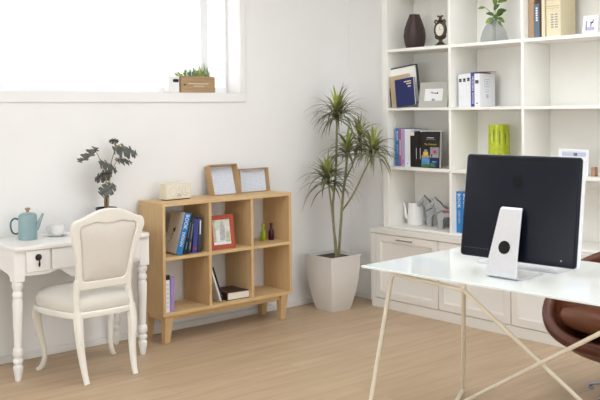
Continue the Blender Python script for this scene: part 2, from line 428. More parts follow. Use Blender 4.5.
# books in the upper left cube
def art_bird(c, w, h, d, mi):
    s = -1
    for y0, y1, z0, z1, mm in ((-.012, .016, .135, .160, 'ink'), (.000, .022, .115, .140, 'yellow'), (-.0166, -.010, .150, .172, 'ink'), (.012, .016, .085, .118, 'ink'), (.022, .026, .085, .118, 'ink'), (.03, .034, .06, .075, 'gray_ink'), (.012, .016, .055, .07, 'gray_ink'), (.046, .05, .06, .075, 'gray_ink')):
        patch_face(c, mi, s, w, y0, y1, z0, z1, mm)
tl = R(14.5)
book('blue-spined book with pale cover leaning in the oak bookcase', .044, .272, .20, 'tan', (-1.812, -.20, SH+.006), R(-8), tl, 'books leaning in the upper left cube', spinemat='blue', texts=(('BOOK', .034, .214, 'white_ink'), ('DESIGN', .027, .100, 'white_ink')), art=art_bird)
def lines_art(mm='gray_ink'):
    def f(c, w, h, d, mi):
        patch_spine(c, mi, -w*.15, w*.2, h*.12, h*.3, d, mm)
        patch_spine(c, mi, -w*.1, w*.15, h*.4, h*.78, d, mm)
    return f
book('black book right behind the blue-spined leaning book', .022, .266, .20, 'black_cover', (-1.764, -.195, SH+.003), R(-8), R(12), 'books leaning in the upper left cube', art=lines_art('slate'))
book('slate grey slanting book between black and navy books', .020, .248, .19, 'darkslate', (-1.730, -.195, SH+.002), R(-8), R(9), 'books leaning in the upper left cube', art=lines_art('gray_ink'))
def art_navy(c, w, h, d, mi):
    patch_spine(c, mi, -w*.3, w*.3, h*.10, h*.16, d, 'red'); patch_spine(c, mi, -w*.12, w*.12, h*.25, h*.7, d, 'purpleblue')
book('navy blue book standing with a small red mark on its spine', .032, .222, .17, 'purpleblue', (-1.684, -.20, SH+.0012), R(-7), R(4), 'books leaning in the upper left cube', art=art_navy)
def art_wh(c, w, h, d, mi): patch_spine(c, mi, -w*.12, w*.22, h*.52, h*.92, d, 'white_ink')
book('dark grey book with white lettering, rightmost of the leaning row', .024, .228, .17, 'darkslate', (-1.647, -.20, SH+.0006), R(-6), R(2), 'books leaning in the upper left cube', art=art_wh)
# lower left cube
def art_dots(c, w, h, d, mi):
    for k in range(6): patch_spine(c, mi, -w*.2, w*.2, h*(.12+.12*k), h*(.155+.12*k), d, 'mistline')
    patch_spine(c, mi, -w/2, w/2, h*.86, h, d, 'black_cover')
book('white book with black-topped spine in the lower left cube', .030, .240, .17, 'white_cover', (-1.914, -.215, SL+.0005), 0, 0, art=art_dots)
book('lilac book standing upright in the lower left cube', .028, .215, .17, 'lilac', (-1.872, -.215, SL+.0007), R(-6), R(1.2), art=lambda c, w, h, d, mi: patch_face(c, mi, -1, w, -.085, -.05, 0, h, 'lilac2'))
# lower middle cube
book('white-paged black book leaning against the divider in the lower middle cube', .026, .245, .18, 'black_cover', (-1.476, -.19, SL+.008), 0, R(-19), spinemat='white_cover', art=lambda c, w, h, d, mi: [patch_face(c, mi, -1, w, -d/2, d/2, 0, h, 'white_cover'), patch_spine(c, mi, -.001, w/2, 0, h, d, 'black_cover'), [patch_spine(c, mi, .006, .010, .03+.022*k, .04+.022*k, d, 'gray_ink') for k in range(9)]])
t = thing('book', 'thick dark book lying flat with white page edges to the front', 'book', (-1.330, -.185, SL), R(-4))
b = MB(); b.box(-.095, .095, -.10, .10, 0, .004).box(-.095, .095, -.10, .10, .05, .054).box(-.095, -.088, -.10, .10, .004, .05); b.build('cover', 'darkbrown', t, bevel=.001)
MB().box(-.088, .09, -.097, .097, .0045, .0495).build('page_block', 'pages', t)

# red picture frame in the upper middle cube
def picture_frame(label, w, h, border, depth, fm, loc, rotz=0, lean=0, group=None, art=None, recess=.35, roll=0, strut=True, sheet='paper'):
    """frame stands on z=0, faces -Y, leans back by `lean`"""
    t = thing('picture_frame', label, 'picture frame', loc, 0, group)
    t.rotation_euler = (Matrix.Rotation(rotz, 3, 'Z') @ Matrix.Rotation(-lean, 3, 'X') @ Matrix.Rotation(roll, 3, 'Y')).to_euler()
    f = lambda u, v, hh: (u, hh, v)
    O = [(-w/2, 0), (w/2, 0), (w/2, h), (-w/2, h)]; I = [(-w/2+border, border), (w/2-border, border), (w/2-border, h-border), (-w/2+border, h-border)]
    b = MB(); b.ring(O, I, 0, depth, f); b.build('frame', fm, t, bevel=.0012)
    y = depth*recess
    p = MB(); mats = [sheet]
    p.box(-w/2+border-.001, w/2-border+.001, y, y+.002, border-.001, h-border+.001)
    def mi(mm):
        if mm not in mats: mats.append(mm)
        return mats.index(mm)
    cnt = [0]
    def q(x0, x1, z0, z1, mm):
        cnt[0] += 1; yy = y-.0004-.00015*cnt[0]
        p.m(mi(mm)).quad((x0, yy, z0), (x1, yy, z0), (x1, yy, z1), (x0, yy, z1)); p.m(0)
    def poly(pts, mm, off=.002):
        p.m(mi(mm)); p._f([p.bm.verts.new((x, y-off, z)) for x, z in pts]); p.m(0)
    if art: art(q, poly, w, h, p, mi, y)
    p.build('picture', mats, t)
    if strut:
        s = MB(); z = h*.7; L = z*math.tan(lean+R(14))
        s.prism([(depth, z), (depth+.004, z), (depth+L*.9, .004*1), (depth+L*.9-.006, .004)], -.02, .02, lambda u, v, hh: (hh, u, v+0)) if L > .01 else None
        s.build('easel_back', fm, t)
    return t
def art_photo(q, poly, w, h, p, mi, y):
    a = w/2-.032
    q(-a, a, .032, .05, 'paper'); q(-a, -a+.02, .05, h-.034, 'palegreen'); q(-.012, .026, h*.26, h*.70, 'photogray'); q(-a+.024, -.018, h*.24, h*.55, 'paper'); q(.032, a-.004, h*.2, h*.5, 'palegreen')
    poly([(.004+.016*math.cos(k*PI/6), h*.75+.016*math.sin(k*PI/6)) for k in range(12)], 'palegreen')
M['palegreen'] = mat('pale_green_print', (196, 198, 172), .6, noise=.2, nscale=40)
picture_frame('terracotta red picture frame with a photo in the oak bookcase', .200, .228, .030, .016, 'terracotta', (-1.462, -.285, SH+.002), R(-3), R(9), art=art_photo, sheet='photo')

# small bottles upper right cube
def bottle(label, gm, loc):
    t = thing('bottle', label, 'bottle', loc, 0, 'small bottles in the oak bookcase')
    MB().lathe([(.0, 0), (.019, 0), (.021, .004), (.021, .058), (.018, .068), (.009, .082), (.0085, .108), (.0, .108)], n=16).build('glass_body', gm, t)
    MB().lathe([(.0, .108), (.011, .108), (.011, .119), (.009, .122), (0, .122)], n=14).build('stopper', gm, t)
bottle('small green glass bottle in the upper right cube', 'greenglass', (-1.03, -.17, SH))
bottle('small dark red glass bottle in the upper right cube', 'redglass', (-.957, -.17, SH))

# on top of the bookcase
t = thing('table_clock', 'cream box clock with faint dials on the oak bookcase', 'clock', (-1.752, -.150, BH), R(2))
MB().box(-.102, .102, -.038, .038, .006, .112).build('case', 'clockcream', t, bevel=.004)
MB().box(-.094, .094, -.032, .032, 0, .006).build('base', 'darkbrown', t)
b = MB(); b.m(0).box(-.092, .092, -.0395, -.038, .014, .103)
def ringdisc(b, x, z, r, y, n=20): b._f([b.bm.verts.new((x+r*math.cos(2*PI*k/n), y, z+r*math.sin(2*PI*k/n))) for k in range(n)])
b.m(1); ringdisc(b, -.045, .055, .031, -.040); b.m(0); ringdisc(b, -.045, .055, .029, -.0404)
b.m(1); ringdisc(b, .052, .058, .032, -.040); b.m(0); ringdisc(b, .054, .060, .030, -.0404)
b.m(1); b.box(.0, .003, -.0406, -.040, .058, .085).box(-.016, .02, -.0406, -.040, .022, .034).box(-.006, .012, -.0406, -.040, .034, .044).box(.051, .053, -.0408, -.040, .05, .078).box(.05, .07, -.0408, -.040, .042, .046)
b.build('dial', ['dial', 'dialgrey'], t)

def box_frame(label, w, h, dep, loc, lean, rotz, roll=0, lines=True):
    t = thing('shadow_box_frame', label, 'picture frame', loc, 0, 'wooden box frames on the oak bookcase')
    t.rotation_euler = (Matrix.Rotation(rotz, 3, 'Z') @ Matrix.Rotation(-lean, 3, 'X') @ Matrix.Rotation(roll, 3, 'Y')).to_euler()
    f = lambda u, v, hh: (u, hh, v); k = .007
    O = [(-w/2, 0), (w/2, 0), (w/2, h), (-w/2, h)]; I = [(-w/2+k, k), (w/2-k, k), (w/2-k, h-k), (-w/2+k, h-k)]
    MB().ring(O, I, 0, dep, f).build('frame', 'oakframe', t, bevel=.001)
    p = MB(); p.box(-w/2+k, w/2-k, dep-.006, dep-.001, k, h-k); p.m(1)
    n = 15
    for i in range(n):
        z = k+.012+(h-2*k-.024)*i/(n-1); x = -w/2+k+.012
        while x < w/2-k-.02:
            l = random.uniform(.008, .03); l = min(l, w/2-k-.01-x)
            p.quad((x, dep-.0066, z-.0012), (x+l, dep-.0066, z-.0012), (x+l, dep-.0066, z+.0014), (x, dep-.0066, z+.0014)); x += l+random.uniform(.004, .012)
    p.build('printed_sheet', ['mistpaper', 'mistline'], t)
    return t
box_frame('square deep wooden frame with a pale printed sheet, leaning on the wall', .245, .218, .065, (-1.318, -.150, BH+.002), R(15), R(2))
box_frame('lower wide wooden frame with a pale printed sheet, right of the square one', .265, .172, .045, (-1.048, -.115, BH+.001), R(8), R(0))

# ---------------------------------------------------------------- planter with palm
PX, PY = -.448, -.270
t = thing('potted_palm', 'tall dragon palm with drooping leaves in a pale square planter in the corner', 'potted plant', (PX, PY, 0))
prof = [(.092, 0), (.102, .03), (.122, .12), (.138, .22), (.146, .31), (.148, .398), (.150, .405), (.150, .41)]
def sq(r, z, c=.012):
    return [(x, y, z) for x, y in rrect(-r, r, -r, r, c, 3)]
rings = [sq(r, z) for r, z in prof]+[sq(.141, .41, .009), sq(.139, .385, .009)]
MB().loops(rings, True, True, False).build('planter', 'potwhite', t, angle=55)
MB().box(-.1385, .1385, -.1385, .1385, .375, .388).build('soil', 'soil', t)
# image-plane basis through the plant: right and depth directions (for laying the stems out)
VR = Vector((.756, -.654, 0)); VD = Vector((.654, .756, 0))
def pp(r, z, d=0): v = VR*r+VD*d; return (v.x, v.y, z)
stems = [([pp(.030, .385), pp(.022, .50), pp(.010, .60), pp(.005, .78), pp(.030, 1.04, .01), pp(.042, 1.43, .02)], .0105),
         ([pp(.045, .385, .02), pp(.062, .62, .01), pp(.080, .85, -.01), pp(.10, 1.0, -.02), pp(.112, 1.15, -.03)], .0105),
         ([pp(.064, .66, .01), pp(.075, .73, .015), pp(.11, .785, -.02), pp(.167, .887, -.07), pp(.226, 1.02, -.12), pp(.294, 1.16, -.15)], .0075),
         ([pp(.08, .86, -.01), pp(.10, .96, .02), pp(.16, 1.08, .05), pp(.215, 1.25, .06)], .0075),
         ([pp(.022, .385, -.02), pp(.012, .55, -.03), pp(-.005, .74, -.04), pp(-.03, .96, -.05)], .0085)]
for ps, r in stems:
    q = bez(ps, 6); MB().tube(q, [r*(1-.25*i/len(q)) for i in range(len(q))], 8).build('stem', 'bark', t)
def crown(base, n, L, seed, spread=1.):
    rnd = random.Random(seed); b = MB(); base = Vector(base)
    for i in range(n):
        f = i/n                        # 0: outer drooping, 1: inner upright
        az = rnd.uniform(0, 2*PI)
        el = R(-5+80*f**1.3+rnd.uniform(-12, 12)); l = L*rnd.uniform(.75, 1.08)*(1-.35*f)
        droop = (1.15-.6*f)*rnd.uniform(.9, 1.6)
        d = Vector((math.cos(az)*math.cos(el), math.sin(az)*math.cos(el), math.sin(el)))
        p = base+Vector((0, 0, rnd.uniform(-.05, .04)+.03*f)); side = Vector((-math.sin(az), math.cos(az), 0))
        w0 = rnd.uniform(.0075, .0105); prev = None; K = 8
        b.mi = 1 if (f > .68 and rnd.random() < .75) else 0
        for k in range(K+1):
            s = k/K; w = w0*(1.15 if s < .35 else 1.15*(1-(s-.35)/.66))+.0004
            up = side.cross(d).normalized()
            cur = [b.bm.verts.new(p-side*w-up*0), b.bm.verts.new(p-up*w*.35), b.bm.verts.new(p+side*w)]
            if prev:
                b._f([prev[0], prev[1], cur[1], cur[0]], True); b._f([prev[1], prev[2], cur[2], cur[1]], True)
            prev = cur
            p = p+d*(l/K); d = (d+Vector((0, 0, -droop*.25*(.30+s)))).normalized()
    return b.build('leaf_crown', ['palm', 'palmy'], t, recalc=False, angle=180)
crown(pp(.043, 1.445, .02), 78, .34, 1)
crown(pp(.112, 1.17, -.03), 52, .26, 2)
crown(pp(.294, 1.17, -.15), 66, .32, 3)
crown(pp(.215, 1.27, .06), 46, .26, 6)
crown(pp(-.035, .955, -.05), 70, .32, 4)

# ---------------------------------------------------------------- white console desk
DX0, DX1, DYF, DZ = -2.985, -2.118, -.445, .747
dcx = (DX0+DX1)/2
t = thing('console_desk', 'white console desk with turned legs and small drawers against the window wall', 'desk', (dcx, -.23, 0))
lx = lambda x: x-dcx
ly = lambda y: y+.23
b = MB(); pts = rrect(lx(DX0), lx(DX1), ly(DYF), ly(-.02), .035, 5)
b.loops([[(x*.992, y*.985, DZ-.026) for x, y in pts], [(x, y, DZ-.018) for x, y in pts], [(x, y, DZ-.006) for x, y in pts], [(x*.994, y*.988, DZ) for x, y in pts]], False)
b.build('tabletop', 'white_desk', t, bevel=.002)
LEG = [(-2.945, -.390), (-2.152, -.390), (-2.945, -.065), (-2.152, -.065)]
prof = [(0, 0), (.015, 0), (.0175, .004), (.020, .03), (.026, .062), (.0275, .076), (.024, .086), (.019, .09), (.024, .098), (.0285, .106), (.027, .118), (.020, .124), (.020, .13), (.0275, .14), (.029, .16), (.026, .178), (.0195, .185), (.021, .22), (.0265, .36), (.0285, .43), (.0245, .452), (.0215, .458), (.027, .466), (.029, .478), (.026, .49), (.021, .496), (.022, .506), (.029, .52), (.031, .535), (.028, .546), (.024, .55), (0, .55)]
for x, y in LEG:
    b = MB(); b.lathe(prof, lx(x), ly(y), 16); b.box(lx(x)-.031, lx(x)+.031, ly(y)-.031, ly(y)+.031, .550, DZ-.0265)
    b.build('leg', 'white_desk', t, bevel=.0015)
# scalloped front apron (profile in x,z) with drawers set into it
hw = (LEG[1][0]-LEG[0][0])/2-.032
half = [(hw, .580), (hw-.12, .577), (hw-.165, .583), (hw-.195, .594), (hw-.215, .592), (hw-.235, .575), (hw-.27, .550), (hw-.31, .538), (0, .530)]
lower = half+[(-x, z) for x, z in half[:-1]][::-1]
mid = (LEG[0][0]+LEG[1][0])/2
poly = [(lx(mid)+x, z) for x, z in lower]+[(lx(mid)-hw, DZ-.0265), (lx(mid)+hw, DZ-.0265)]
MB().prism(poly, ly(-.419), ly(-.400), lambda u, v, h: (u, h, v)).build('front_apron', 'white_desk', t)
for s in (-1, 1):
    x = lx(LEG[0][0] if s < 0 else LEG[1][0])+s*.018
    sp = [(ly(-.358), .565), (ly(-.32), .585), (ly(-.22), .60), (ly(-.13), .585), (ly(-.097), .565), (ly(-.097), DZ-.0265), (ly(-.358), DZ-.0265)]
    MB().prism(sp, x-.008, x+.008, lambda u, v, h: (h, u, v)).build('side_apron', 'white_desk', t)
MB().box(lx(-2.913), lx(-2.184), ly(-.075), ly(-.06), .58, DZ-.0265).build('back_apron', 'white_desk', t)
for x0, x1, knob in ((-2.908, -2.772, True), (-2.756, -2.342, False), (-2.326, -2.190, True)):
    d = MB().box(lx(x0), lx(x1), ly(-.4325), ly(-.4195), .600, .7185).build('drawer', 'white_desk', t, bevel=.002)
    for xx in [(x0+x1)/2]:
        kx = lx(xx); T = Matrix.Translation((kx, ly(-.433), .678)) @ Matrix.Rotation(PI/2, 4, 'X')
        b = MB(); b.lathe([(0, 0), (.019, 0), (.019, .003), (.012, .006), (.007, .012), (.009, .018), (0, .021)], n=16, T=T)
        b.tube([(kx, ly(-.446), .674), (kx, ly(-.448), .655), (kx, ly(-.446), .64), (kx, ly(-.445), .626)], [.003, .004, .0065, .003], 8)
        b.build('drop_pull', 'black', d)['label'] = 'black drop pull with round rose'

# teapot
t = thing('teapot', 'pale teal cylindrical teapot with wooden lid knob on the console desk', 'teapot', (-2.787, -.175, DZ), 0)
MB().lathe([(0, 0), (.053, 0), (.0545, .003), (.0545, .02), (.053, .13), (.051, .141), (.046, .146), (.03, .150), (0, .152)], n=32).build('body', 'tealpot', t)
MB().lathe([(0, .1515), (.045, .1475), (.046, .150), (.03, .156), (.01, .159), (0, .159)], n=28).build('lid', 'tealpot', t)
MB().lathe([(0, .159), (.008, .159), (.007, .166), (.015, .174), (.016, .180), (.010, .184), (0, .185)], n=18).build('lid_knob', 'woodknob', t)
rt = Vector((.80, -.60, 0))
P = lambda r, z: (rt.x*r, rt.y*r, z)
MB().tube(bez([P(-.051, .114), P(-.075, .122), P(-.094, .105), P(-.098, .075), P(-.088, .042), P(-.068, .032), P(-.053, .038)], 5), .0055, 10).build('handle', 'tealhandle', t)
MB().tube(bez([P(.046, .062), P(.060, .085), P(.074, .118), P(.088, .150)], 5), interp([.019, .013, .009, .006], 5), 10).build('spout', 'tealpot', t)

# cup and saucer
t = thing('saucer', 'white saucer under the teacup on the console desk', 'saucer', (-2.597, -.165, DZ))
MB().lathe([(0, 0), (.03, 0), (.034, .004), (.060, .010), (.064, .012), (.060, .0135), (.03, .008), (0, .007)], n=28).build('dish', 'porc', t)
t = thing('teacup', 'white porcelain teacup on its saucer beside the teal teapot', 'cup', (-2.597, -.165, DZ+.0075))
MB().lathe([(0, 0), (.026, 0), (.036, .008), (.042, .025), (.0445, .058), (.0425, .058), (.040, .026), (.033, .011), (0, .006)], n=28).build('bowl', 'porc', t)
MB().tube(bez([P(-.041, .047), P(-.056, .051), P(-.063, .038), P(-.057, .023), P(-.040, .020)], 5), .0035, 8).build('handle', 'porc', t)

# ---------------------------------------------------------------- dark-leaved plant on the desk
QX, QY = -2.262, -.150
t = thing('potted_plant', 'dark split-leaf plant in a black bowl pot at the console desk corner', 'potted plant', (QX, QY, DZ))
MB().lathe([(0, 0), (.045, 0), (.05, .01), (.06, .10), (.066, .138), (.068, .143), (.062, .143), (.058, .13), (0, .128)], n=28).build('pot', 'black', t)
MB().lathe([(0, .1285), (.0565, .1285), (.05, .134), (0, .136)], n=20).build('soil', 'soil', t)
G = lambda x, z, d=0: Vector((x-QX, d, z-DZ))
def mon_leaf(c, s, pitch, roll, yaw, seed):
    s *= 1.12
    """heart shaped leaf with slits; faces local +Z, tip along +X"""
    rnd = random.Random(seed); pts = []
    N = 44
    for i in range(N+1):
        a = PI*(i/N); x = -math.cos(a)*.5+.02; y = .46*math.sin(a)**.8*(1-.28*(i/N))
        k = (i % 9)
        if 5 < i < N-4 and k == 0: y *= .30
        pts.append((x, y))
    Mx = Matrix.Translation(c) @ Euler((R(roll), R(pitch), R(yaw)), 'XYZ').to_matrix().to_4x4()
    b = MB()
    for sgn in (1, -1):
        spine = [b.bm.verts.new(Mx @ Vector((x*s, 0, -.10*s*(x*2)**2))) for x, y in pts]
        edge = [b.bm.verts.new(Mx @ Vector((x*s, sgn*max(y, .005)*s, -.10*s*(x*2)**2-.16*s*(y*2)**2+.05*s*math.sin(i*.7)))) for i, (x, y) in enumerate(pts)]
        for i in range(N): b._f([spine[i], spine[i+1], edge[i+1], edge[i]], True)
    o = b.build('leaf', 'mon', t, recalc=False, angle=180)
    sd = o.modifiers.new('thick', 'SOLIDIFY'); sd.thickness = .0015
base = G(QX, .885)
leaves = [(G(-2.385, 1.215, -.02), .135, 145, -4, 0, (-2.34, 1.240)),
          (G(-2.268, 1.155, -.05), .125, 20, 44, 8, (-2.30, 1.18)),
          (G(-2.300, 1.095, -.03), .105, 20, 55, 170, (-2.27, 1.10)),
          (G(-2.280, 1.010, -.05), .105, -28, 52, 0, (-2.245, 1.04)),
          (G(-2.135, 1.250, -.02), .150, 12, 38, -8, (-2.19, 1.275)),
          (G(-2.155, 1.185, -.04), .105, 5, 28, 10, (-2.19, 1.20)),
          (G(-2.205, 1.305, .00), .055, -10, 50, 170, (-2.19, 1.27))]
for i, (c, s, pi_, ro, ya, j) in enumerate(leaves):
    mon_leaf(c, s, pi_, ro, ya, i)
    st = Vector(((i-3)*.004, (i % 3-1)*.008, .136)); e = Vector((j[0]-QX, c.y, j[1]-DZ))
    m_ = (st+e)/2+Vector(((st.x-e.x)*.25, 0, .05))
    MB().tube(bez([st, m_, e, c], 5), .0024, 6).build('stalk', 'monstem', t)
for k, (dx, h) in enumerate(((-.007, .10), (.008, .115), (.001, .085))):
    MB().tube([(dx, .004*k, .136), (dx*1.2, .002, .136+h*.5), (dx*.9, 0, .136+h)], [.0065, .0055, .004], 8).build('cane', 'redstem', t)

# ---------------------------------------------------------------- French chair
t = thing('dining_chair', 'cream French chair with upholstered oval-topped back drawn up to the console desk', 'chair', (-2.575, -.48, 0))
BYF = lambda z: -.205-.19*(z-.45)     # tilted back plane, local y
half_o = [(.150, .515), (.164, .56), (.172, .65), (.188, .73), (.208, .80), (.221, .85), (.216, .884), (.198, .903), (.170, .910), (.125, .929), (.060, .954), (0, .961)]
half_i = [(.100, .560), (.131, .575), (.143, .65), (.153, .73), (.163, .79), (.172, .83), (.172, .857), (.155, .874), (.12, .878), (.08, .888), (.035, .880), (0, .878)]
def full(h): return h+[(-x, z) for x, z in h[:-1]][::-1]
def dens(h, n=4): q = bez([(x, z, 0) for x, z in h], n); return [(p.x, p.y) for p in q]
O_, I_ = full(dens(half_o)), full(dens(half_i))
f = lambda u, v, h: (u-.012, BYF(v)+h, v)
b = MB(); b.ring(O_, I_, -.017, .017, f); b.build('back_frame', 'cream', t, bevel=.007, seg=3)
# upholstered panel, bulging both ways
b = MB(); n = len(I_)
ctr = (0, .725)
for sgn in (-1, 1):
    rings = []
    for k, (sc, off) in enumerate(((1.0, .004), (.97, .010), (.88, .016), (.6, .022), (.3, .024), (.02, .025))):
        rings.append([f(ctr[0]+(u-ctr[0])*sc, ctr[1]+(v-ctr[1])*sc, sgn*off) for u, v in I_])
    b.loops(rings, True, False, True)
b.build('back_pad', 'linen', t, angle=80)
# posts from the back frame down to the seat rail
for s in (-1, 1):
    b = MB(); q = bez([(s*.158-.012, BYF(.57), .57), (s*.160-.010, BYF(.52)+.004, .50), (s*.163, -.205, .44), (s*.164+.006, -.2, .39)], 5)
    b.tube(q, interp([.019, .018, .020, .022], 5), 8); b.build('back_post', 'cream', t)
# seat outline (front towards the wall)
def seat_outline(gr=0):
    h = [(0, .245+gr), (.12, .240+gr), (.205+gr, .215+gr), (.252+gr, .15), (.255+gr, .06), (.235+gr, -.06), (.205+gr, -.16), (.175+gr, -.215-gr), (.11, -.232-gr), (0, -.238-gr)]
    q = [(p.x, p.y) for p in bez([(x, y, 0) for x, y in h], 4)]
    q = q+[(-x, y) for x, y in q[1:-1]][::-1]
    return [(x*.99+.004+.03*y, y) for x, y in q]
SO = seat_outline()
b = MB(); b.loops([[(x*.985, y*.985, .360) for x, y in SO], [(x*1.0, y*1.0, .367) for x, y in SO], [(x, y, .388) for x, y in SO], [(x*.98, y*.98, .394) for x, y in SO]], True)
b.build('seat_rail', 'cream', t, angle=30)
b = MB(); b.loops([[(x*sc, y*sc, z) for x, y in SO] for sc, z in ((.96, .392), (.985, .402), (.992, .43), (.965, .455), (.88, .478), (.62, .495), (.3, .503), (.02, .505))], True)
b.build('seat_cushion', 'linen', t, angle=80)
# cabriole front legs, raked back legs
for s in (-1, 1):
    q = bez([(s*.225+.022, .175, .385), (s*.236+.024, .195, .32), (s*.227+.030, .19, .22), (s*.212+.038, .178, .10), (s*.224+.043, .19, .035), (s*.240+.045, .207, .008)], 6)
    b = MB(); b.tube(q, interp([.030, .027, .021, .0145, .0155, .0135], 6), 10)
    b.lathe([(0, 0), (.012, 0), (.016, .006), (.014, .016), (0, .02)], s*.242+.045, .209, 12); b.build('leg', 'cream', t)
    q = bez([(s*.162+.008, -.200, .40), (s*.166+.012, -.208, .30), (s*.158+.018, -.208, .17), (s*.152+.026, -.222, .05), (s*.150+.030, -.236, .0)], 6)
    MB().tube(q, interp([.027, .027, .022, .0175, .0165], 6), 8).build('leg', 'cream', t)

# ---------------------------------------------------------------- glass desk
GZ = .742
ang = R(-87.2)
GX, GY = -1.994, -2.131      # corner nearest the window wall and the room
t = thing('glass_desk', 'white glass-topped desk with crossed cream steel legs in the foreground', 'desk', (GX, GY, 0), ang)
# local: +X runs along the long side towards the camera's right, +Y towards the shelf wall
W2 = lambda x, y, z: Matrix.Rotation(-ang, 3, 'Z') @ Vector((x-GX, y-GY, z))
GL, GD = 1.72, .835
MB().box(0, GL, 0, GD, GZ-.010, GZ).build('glass_top', 'deskglass', t, bevel=.0015)
fr = .0105
ZT = .700
A = W2(-1.872, -2.218, ZT); J = W2(-1.936, -2.700, ZT); K = W2(-1.285, -2.168, fr); F = W2(-1.963, -2.136, fr)
Mx_ = W2(-1.54, -2.31, fr); J2 = W2(-1.93, -3.455, ZT); F2 = W2(-1.90, -3.86, fr); K2 = W2(-1.23, -3.78, fr); A2 = W2(-1.86, -3.80, ZT); M2 = W2(-1.47, -3.262, fr)
def bend(p0, c, p1, r=.03, n=6):
    d0 = (p0-c).normalized(); d1 = (p1-c).normalized(); a = c+d0*r; e = c+d1*r
    return [a*(1-s)**2+c*2*s*(1-s)+e*s*s for s in [k/n for k in range(n+1)]]
MB().tube([F]+bend(F, A, J, .035)+bend(A, J, K, .02)+bend(J, K, Mx_, .03)+[Mx_], fr, 10).build('leg_loop', 'deskframe', t)
MB().tube([J, M2], fr*.9, 10).build('cross_bar', 'deskframe', t)
MB().tube([Mx_, J2], fr*.9, 10).build('cross_bar', 'deskframe', t)
MB().tube([F2]+bend(F2, A2, J2, .035)+bend(A2, J2, K2, .02)+bend(J2, K2, M2, .03)+[M2], fr, 10).build('leg_loop', 'deskframe', t)
for p in (A.lerp(J, .35), J, J2, A2.lerp(J2, .35)):
    MB().lathe([(0, ZT+fr*.6), (.012, ZT+fr*.6), (.012, GZ-.0102), (0, GZ-.0102)], p.x, p.y, 14).build('glass_pad', 'deskframe', t)

# ---------------------------------------------------------------- computer on the desk
t = thing('desktop_computer', 'all-in-one computer with black back and silver stand on the glass desk', 'computer', (-1.735, -2.790, GZ), ang)
tilt = R(8)
cw, ch = .580, .468
TB = Matrix.Translation((.020, .022, .068)) @ Matrix.Rotation(-tilt, 4, 'X')   # body frame: x right (seen from behind), y towards the user, z up
tp = lambda x, y, z: TB @ Vector((x, y, z))
def rr(x0, x1, z0, z1, r): return rrect(x0, x1, z0, z1, r, 5)
shell = rr(-cw/2, cw/2, 0, ch, .016)
b = MB()
def ins(P_, d): return [(x*(1-2*d/cw), (z-ch/2)*(1-2*d/ch)+ch/2) for x, z in P_]
b.loops([[tp(x, .006, z) for x, z in shell], [tp(x, -.008, z) for x, z in ins(shell, .0012)], [tp(x, -.0125, z) for x, z in ins(shell, .005)], [tp(x, -.014, z) for x, z in ins(shell, .011)]], True)
b.build('back_shell', 'imacblack', t, angle=40)
fr_ = rr(-cw/2-.001, cw/2+.001, -.001, ch+.001, .017)
b = MB(); b.loops([[tp(x, .0065, z) for x, z in fr_], [tp(x, .034, z) for x, z in fr_], [tp(x, .037, z) for x, z in ins(fr_, .003)]], True)
bz = b.build('front_bezel', 'whitepl', t, angle=40)
b = MB(); sc = rr(-cw/2+.02, cw/2-.02, .06, ch-.02, .002); b.loops([[tp(x, .0371, z) for x, z in sc], [tp(x, .0378, z) for x, z in sc]], False); b.build('screen', 'screen', t)
b = MB(); sl = rr(-.247, .240, ch-.024, ch-.018, .0025); b.loops([[tp(x, -.0148, z) for x, z in sl], [tp(x, -.006, z) for x, z in sl]], False); b.build('vent_slot', 'imacslot', t)
# emblem: a bitten apple
def apple(c, s):
    h = [(0, .36), (.16, .44), (.34, .40), (.46, .22), (.50, 0), (.44, -.26), (.30, -.47), (.15, -.53), (0, -.47)]
    q = [(p.x, p.y) for p in bez([(x, z, 0) for x, z in h], 4)]
    o = []
    for x, z in q:
        dd = math.hypot(x-.60, z-.06)
        if dd < .24 and dd > 0: x, z = .60+(x-.60)/dd*.24, .06+(z-.06)/dd*.24
        o.append((x, z))
    o += [(-x, z) for x, z in q[1:-1]][::-1]
    leaf = [(.0, .50), (.02, .60), (.10, .70), (.17, .72), (.15, .60), (.09, .53)]
    return [[(c[0]+x*s, c[1]+z*s) for x, z in o], [(c[0]+x*s, c[1]+z*s) for x, z in leaf]]
b = MB()
for pl_ in apple((-.004, .350), .055):
    b.prism(pl_, -.0144, -.0135, lambda u, v, h: tp(u, h, v))
b.build('emblem', 'imaclogo', t)
b = MB()
for k in range(8): b.prism(rrect(-.262+k*.017, -.257+k*.017, .038, .0405, .0015, 2), -.0144, -.012, lambda u, v, h: tp(u, h, v))
b.build('port_row', 'gray_ink', t)
b = MB(); b.prism([((.228)+.004*math.cos(k*PI/6), .028+.004*math.sin(k*PI/6)) for k in range(12)], -.0144, -.012, lambda u, v, h: tp(u, h, v)); b.build('lock_slot', 'gray_ink', t)
# stand: bent plate, tapering upwards
path = [(.150, .0045), (-.03, .0045), (-.045, .0065), (-.054, .013), (-.056, .024), (-.050, .06), (-.024, .17), (.002, .284), (.006, .297), (.016, .304)]
wid = [.080, .079, .078, .078, .077, .075, .065, .056, .055, .053]
path = [(a_-.003, b_) for a_, b_ in path]
cxs = [0, 0, 0, 0, 0, 0, .006, .013, .014, .014]
b = MB(); rings = []
for i, (y, z) in enumerate(path):
    p0 = path[max(i-1, 0)]; p1 = path[min(i+1, len(path)-1)]; ty, tz = p1[0]-p0[0], p1[1]-p0[1]; l = math.hypot(ty, tz); ny, nz = -tz/l*.0042, ty/l*.0042
    rings.append([(cxs[i]-wid[i], y+ny, z+nz), (cxs[i]+wid[i], y+ny, z+nz), (cxs[i]+wid[i], y-ny, z-nz), (cxs[i]-wid[i], y-ny, z-nz)])
b.loops(rings, True)
st = b.build('stand', 'alu', t, angle=35, bevel=.0015)
hy, hz = -.0378, .136
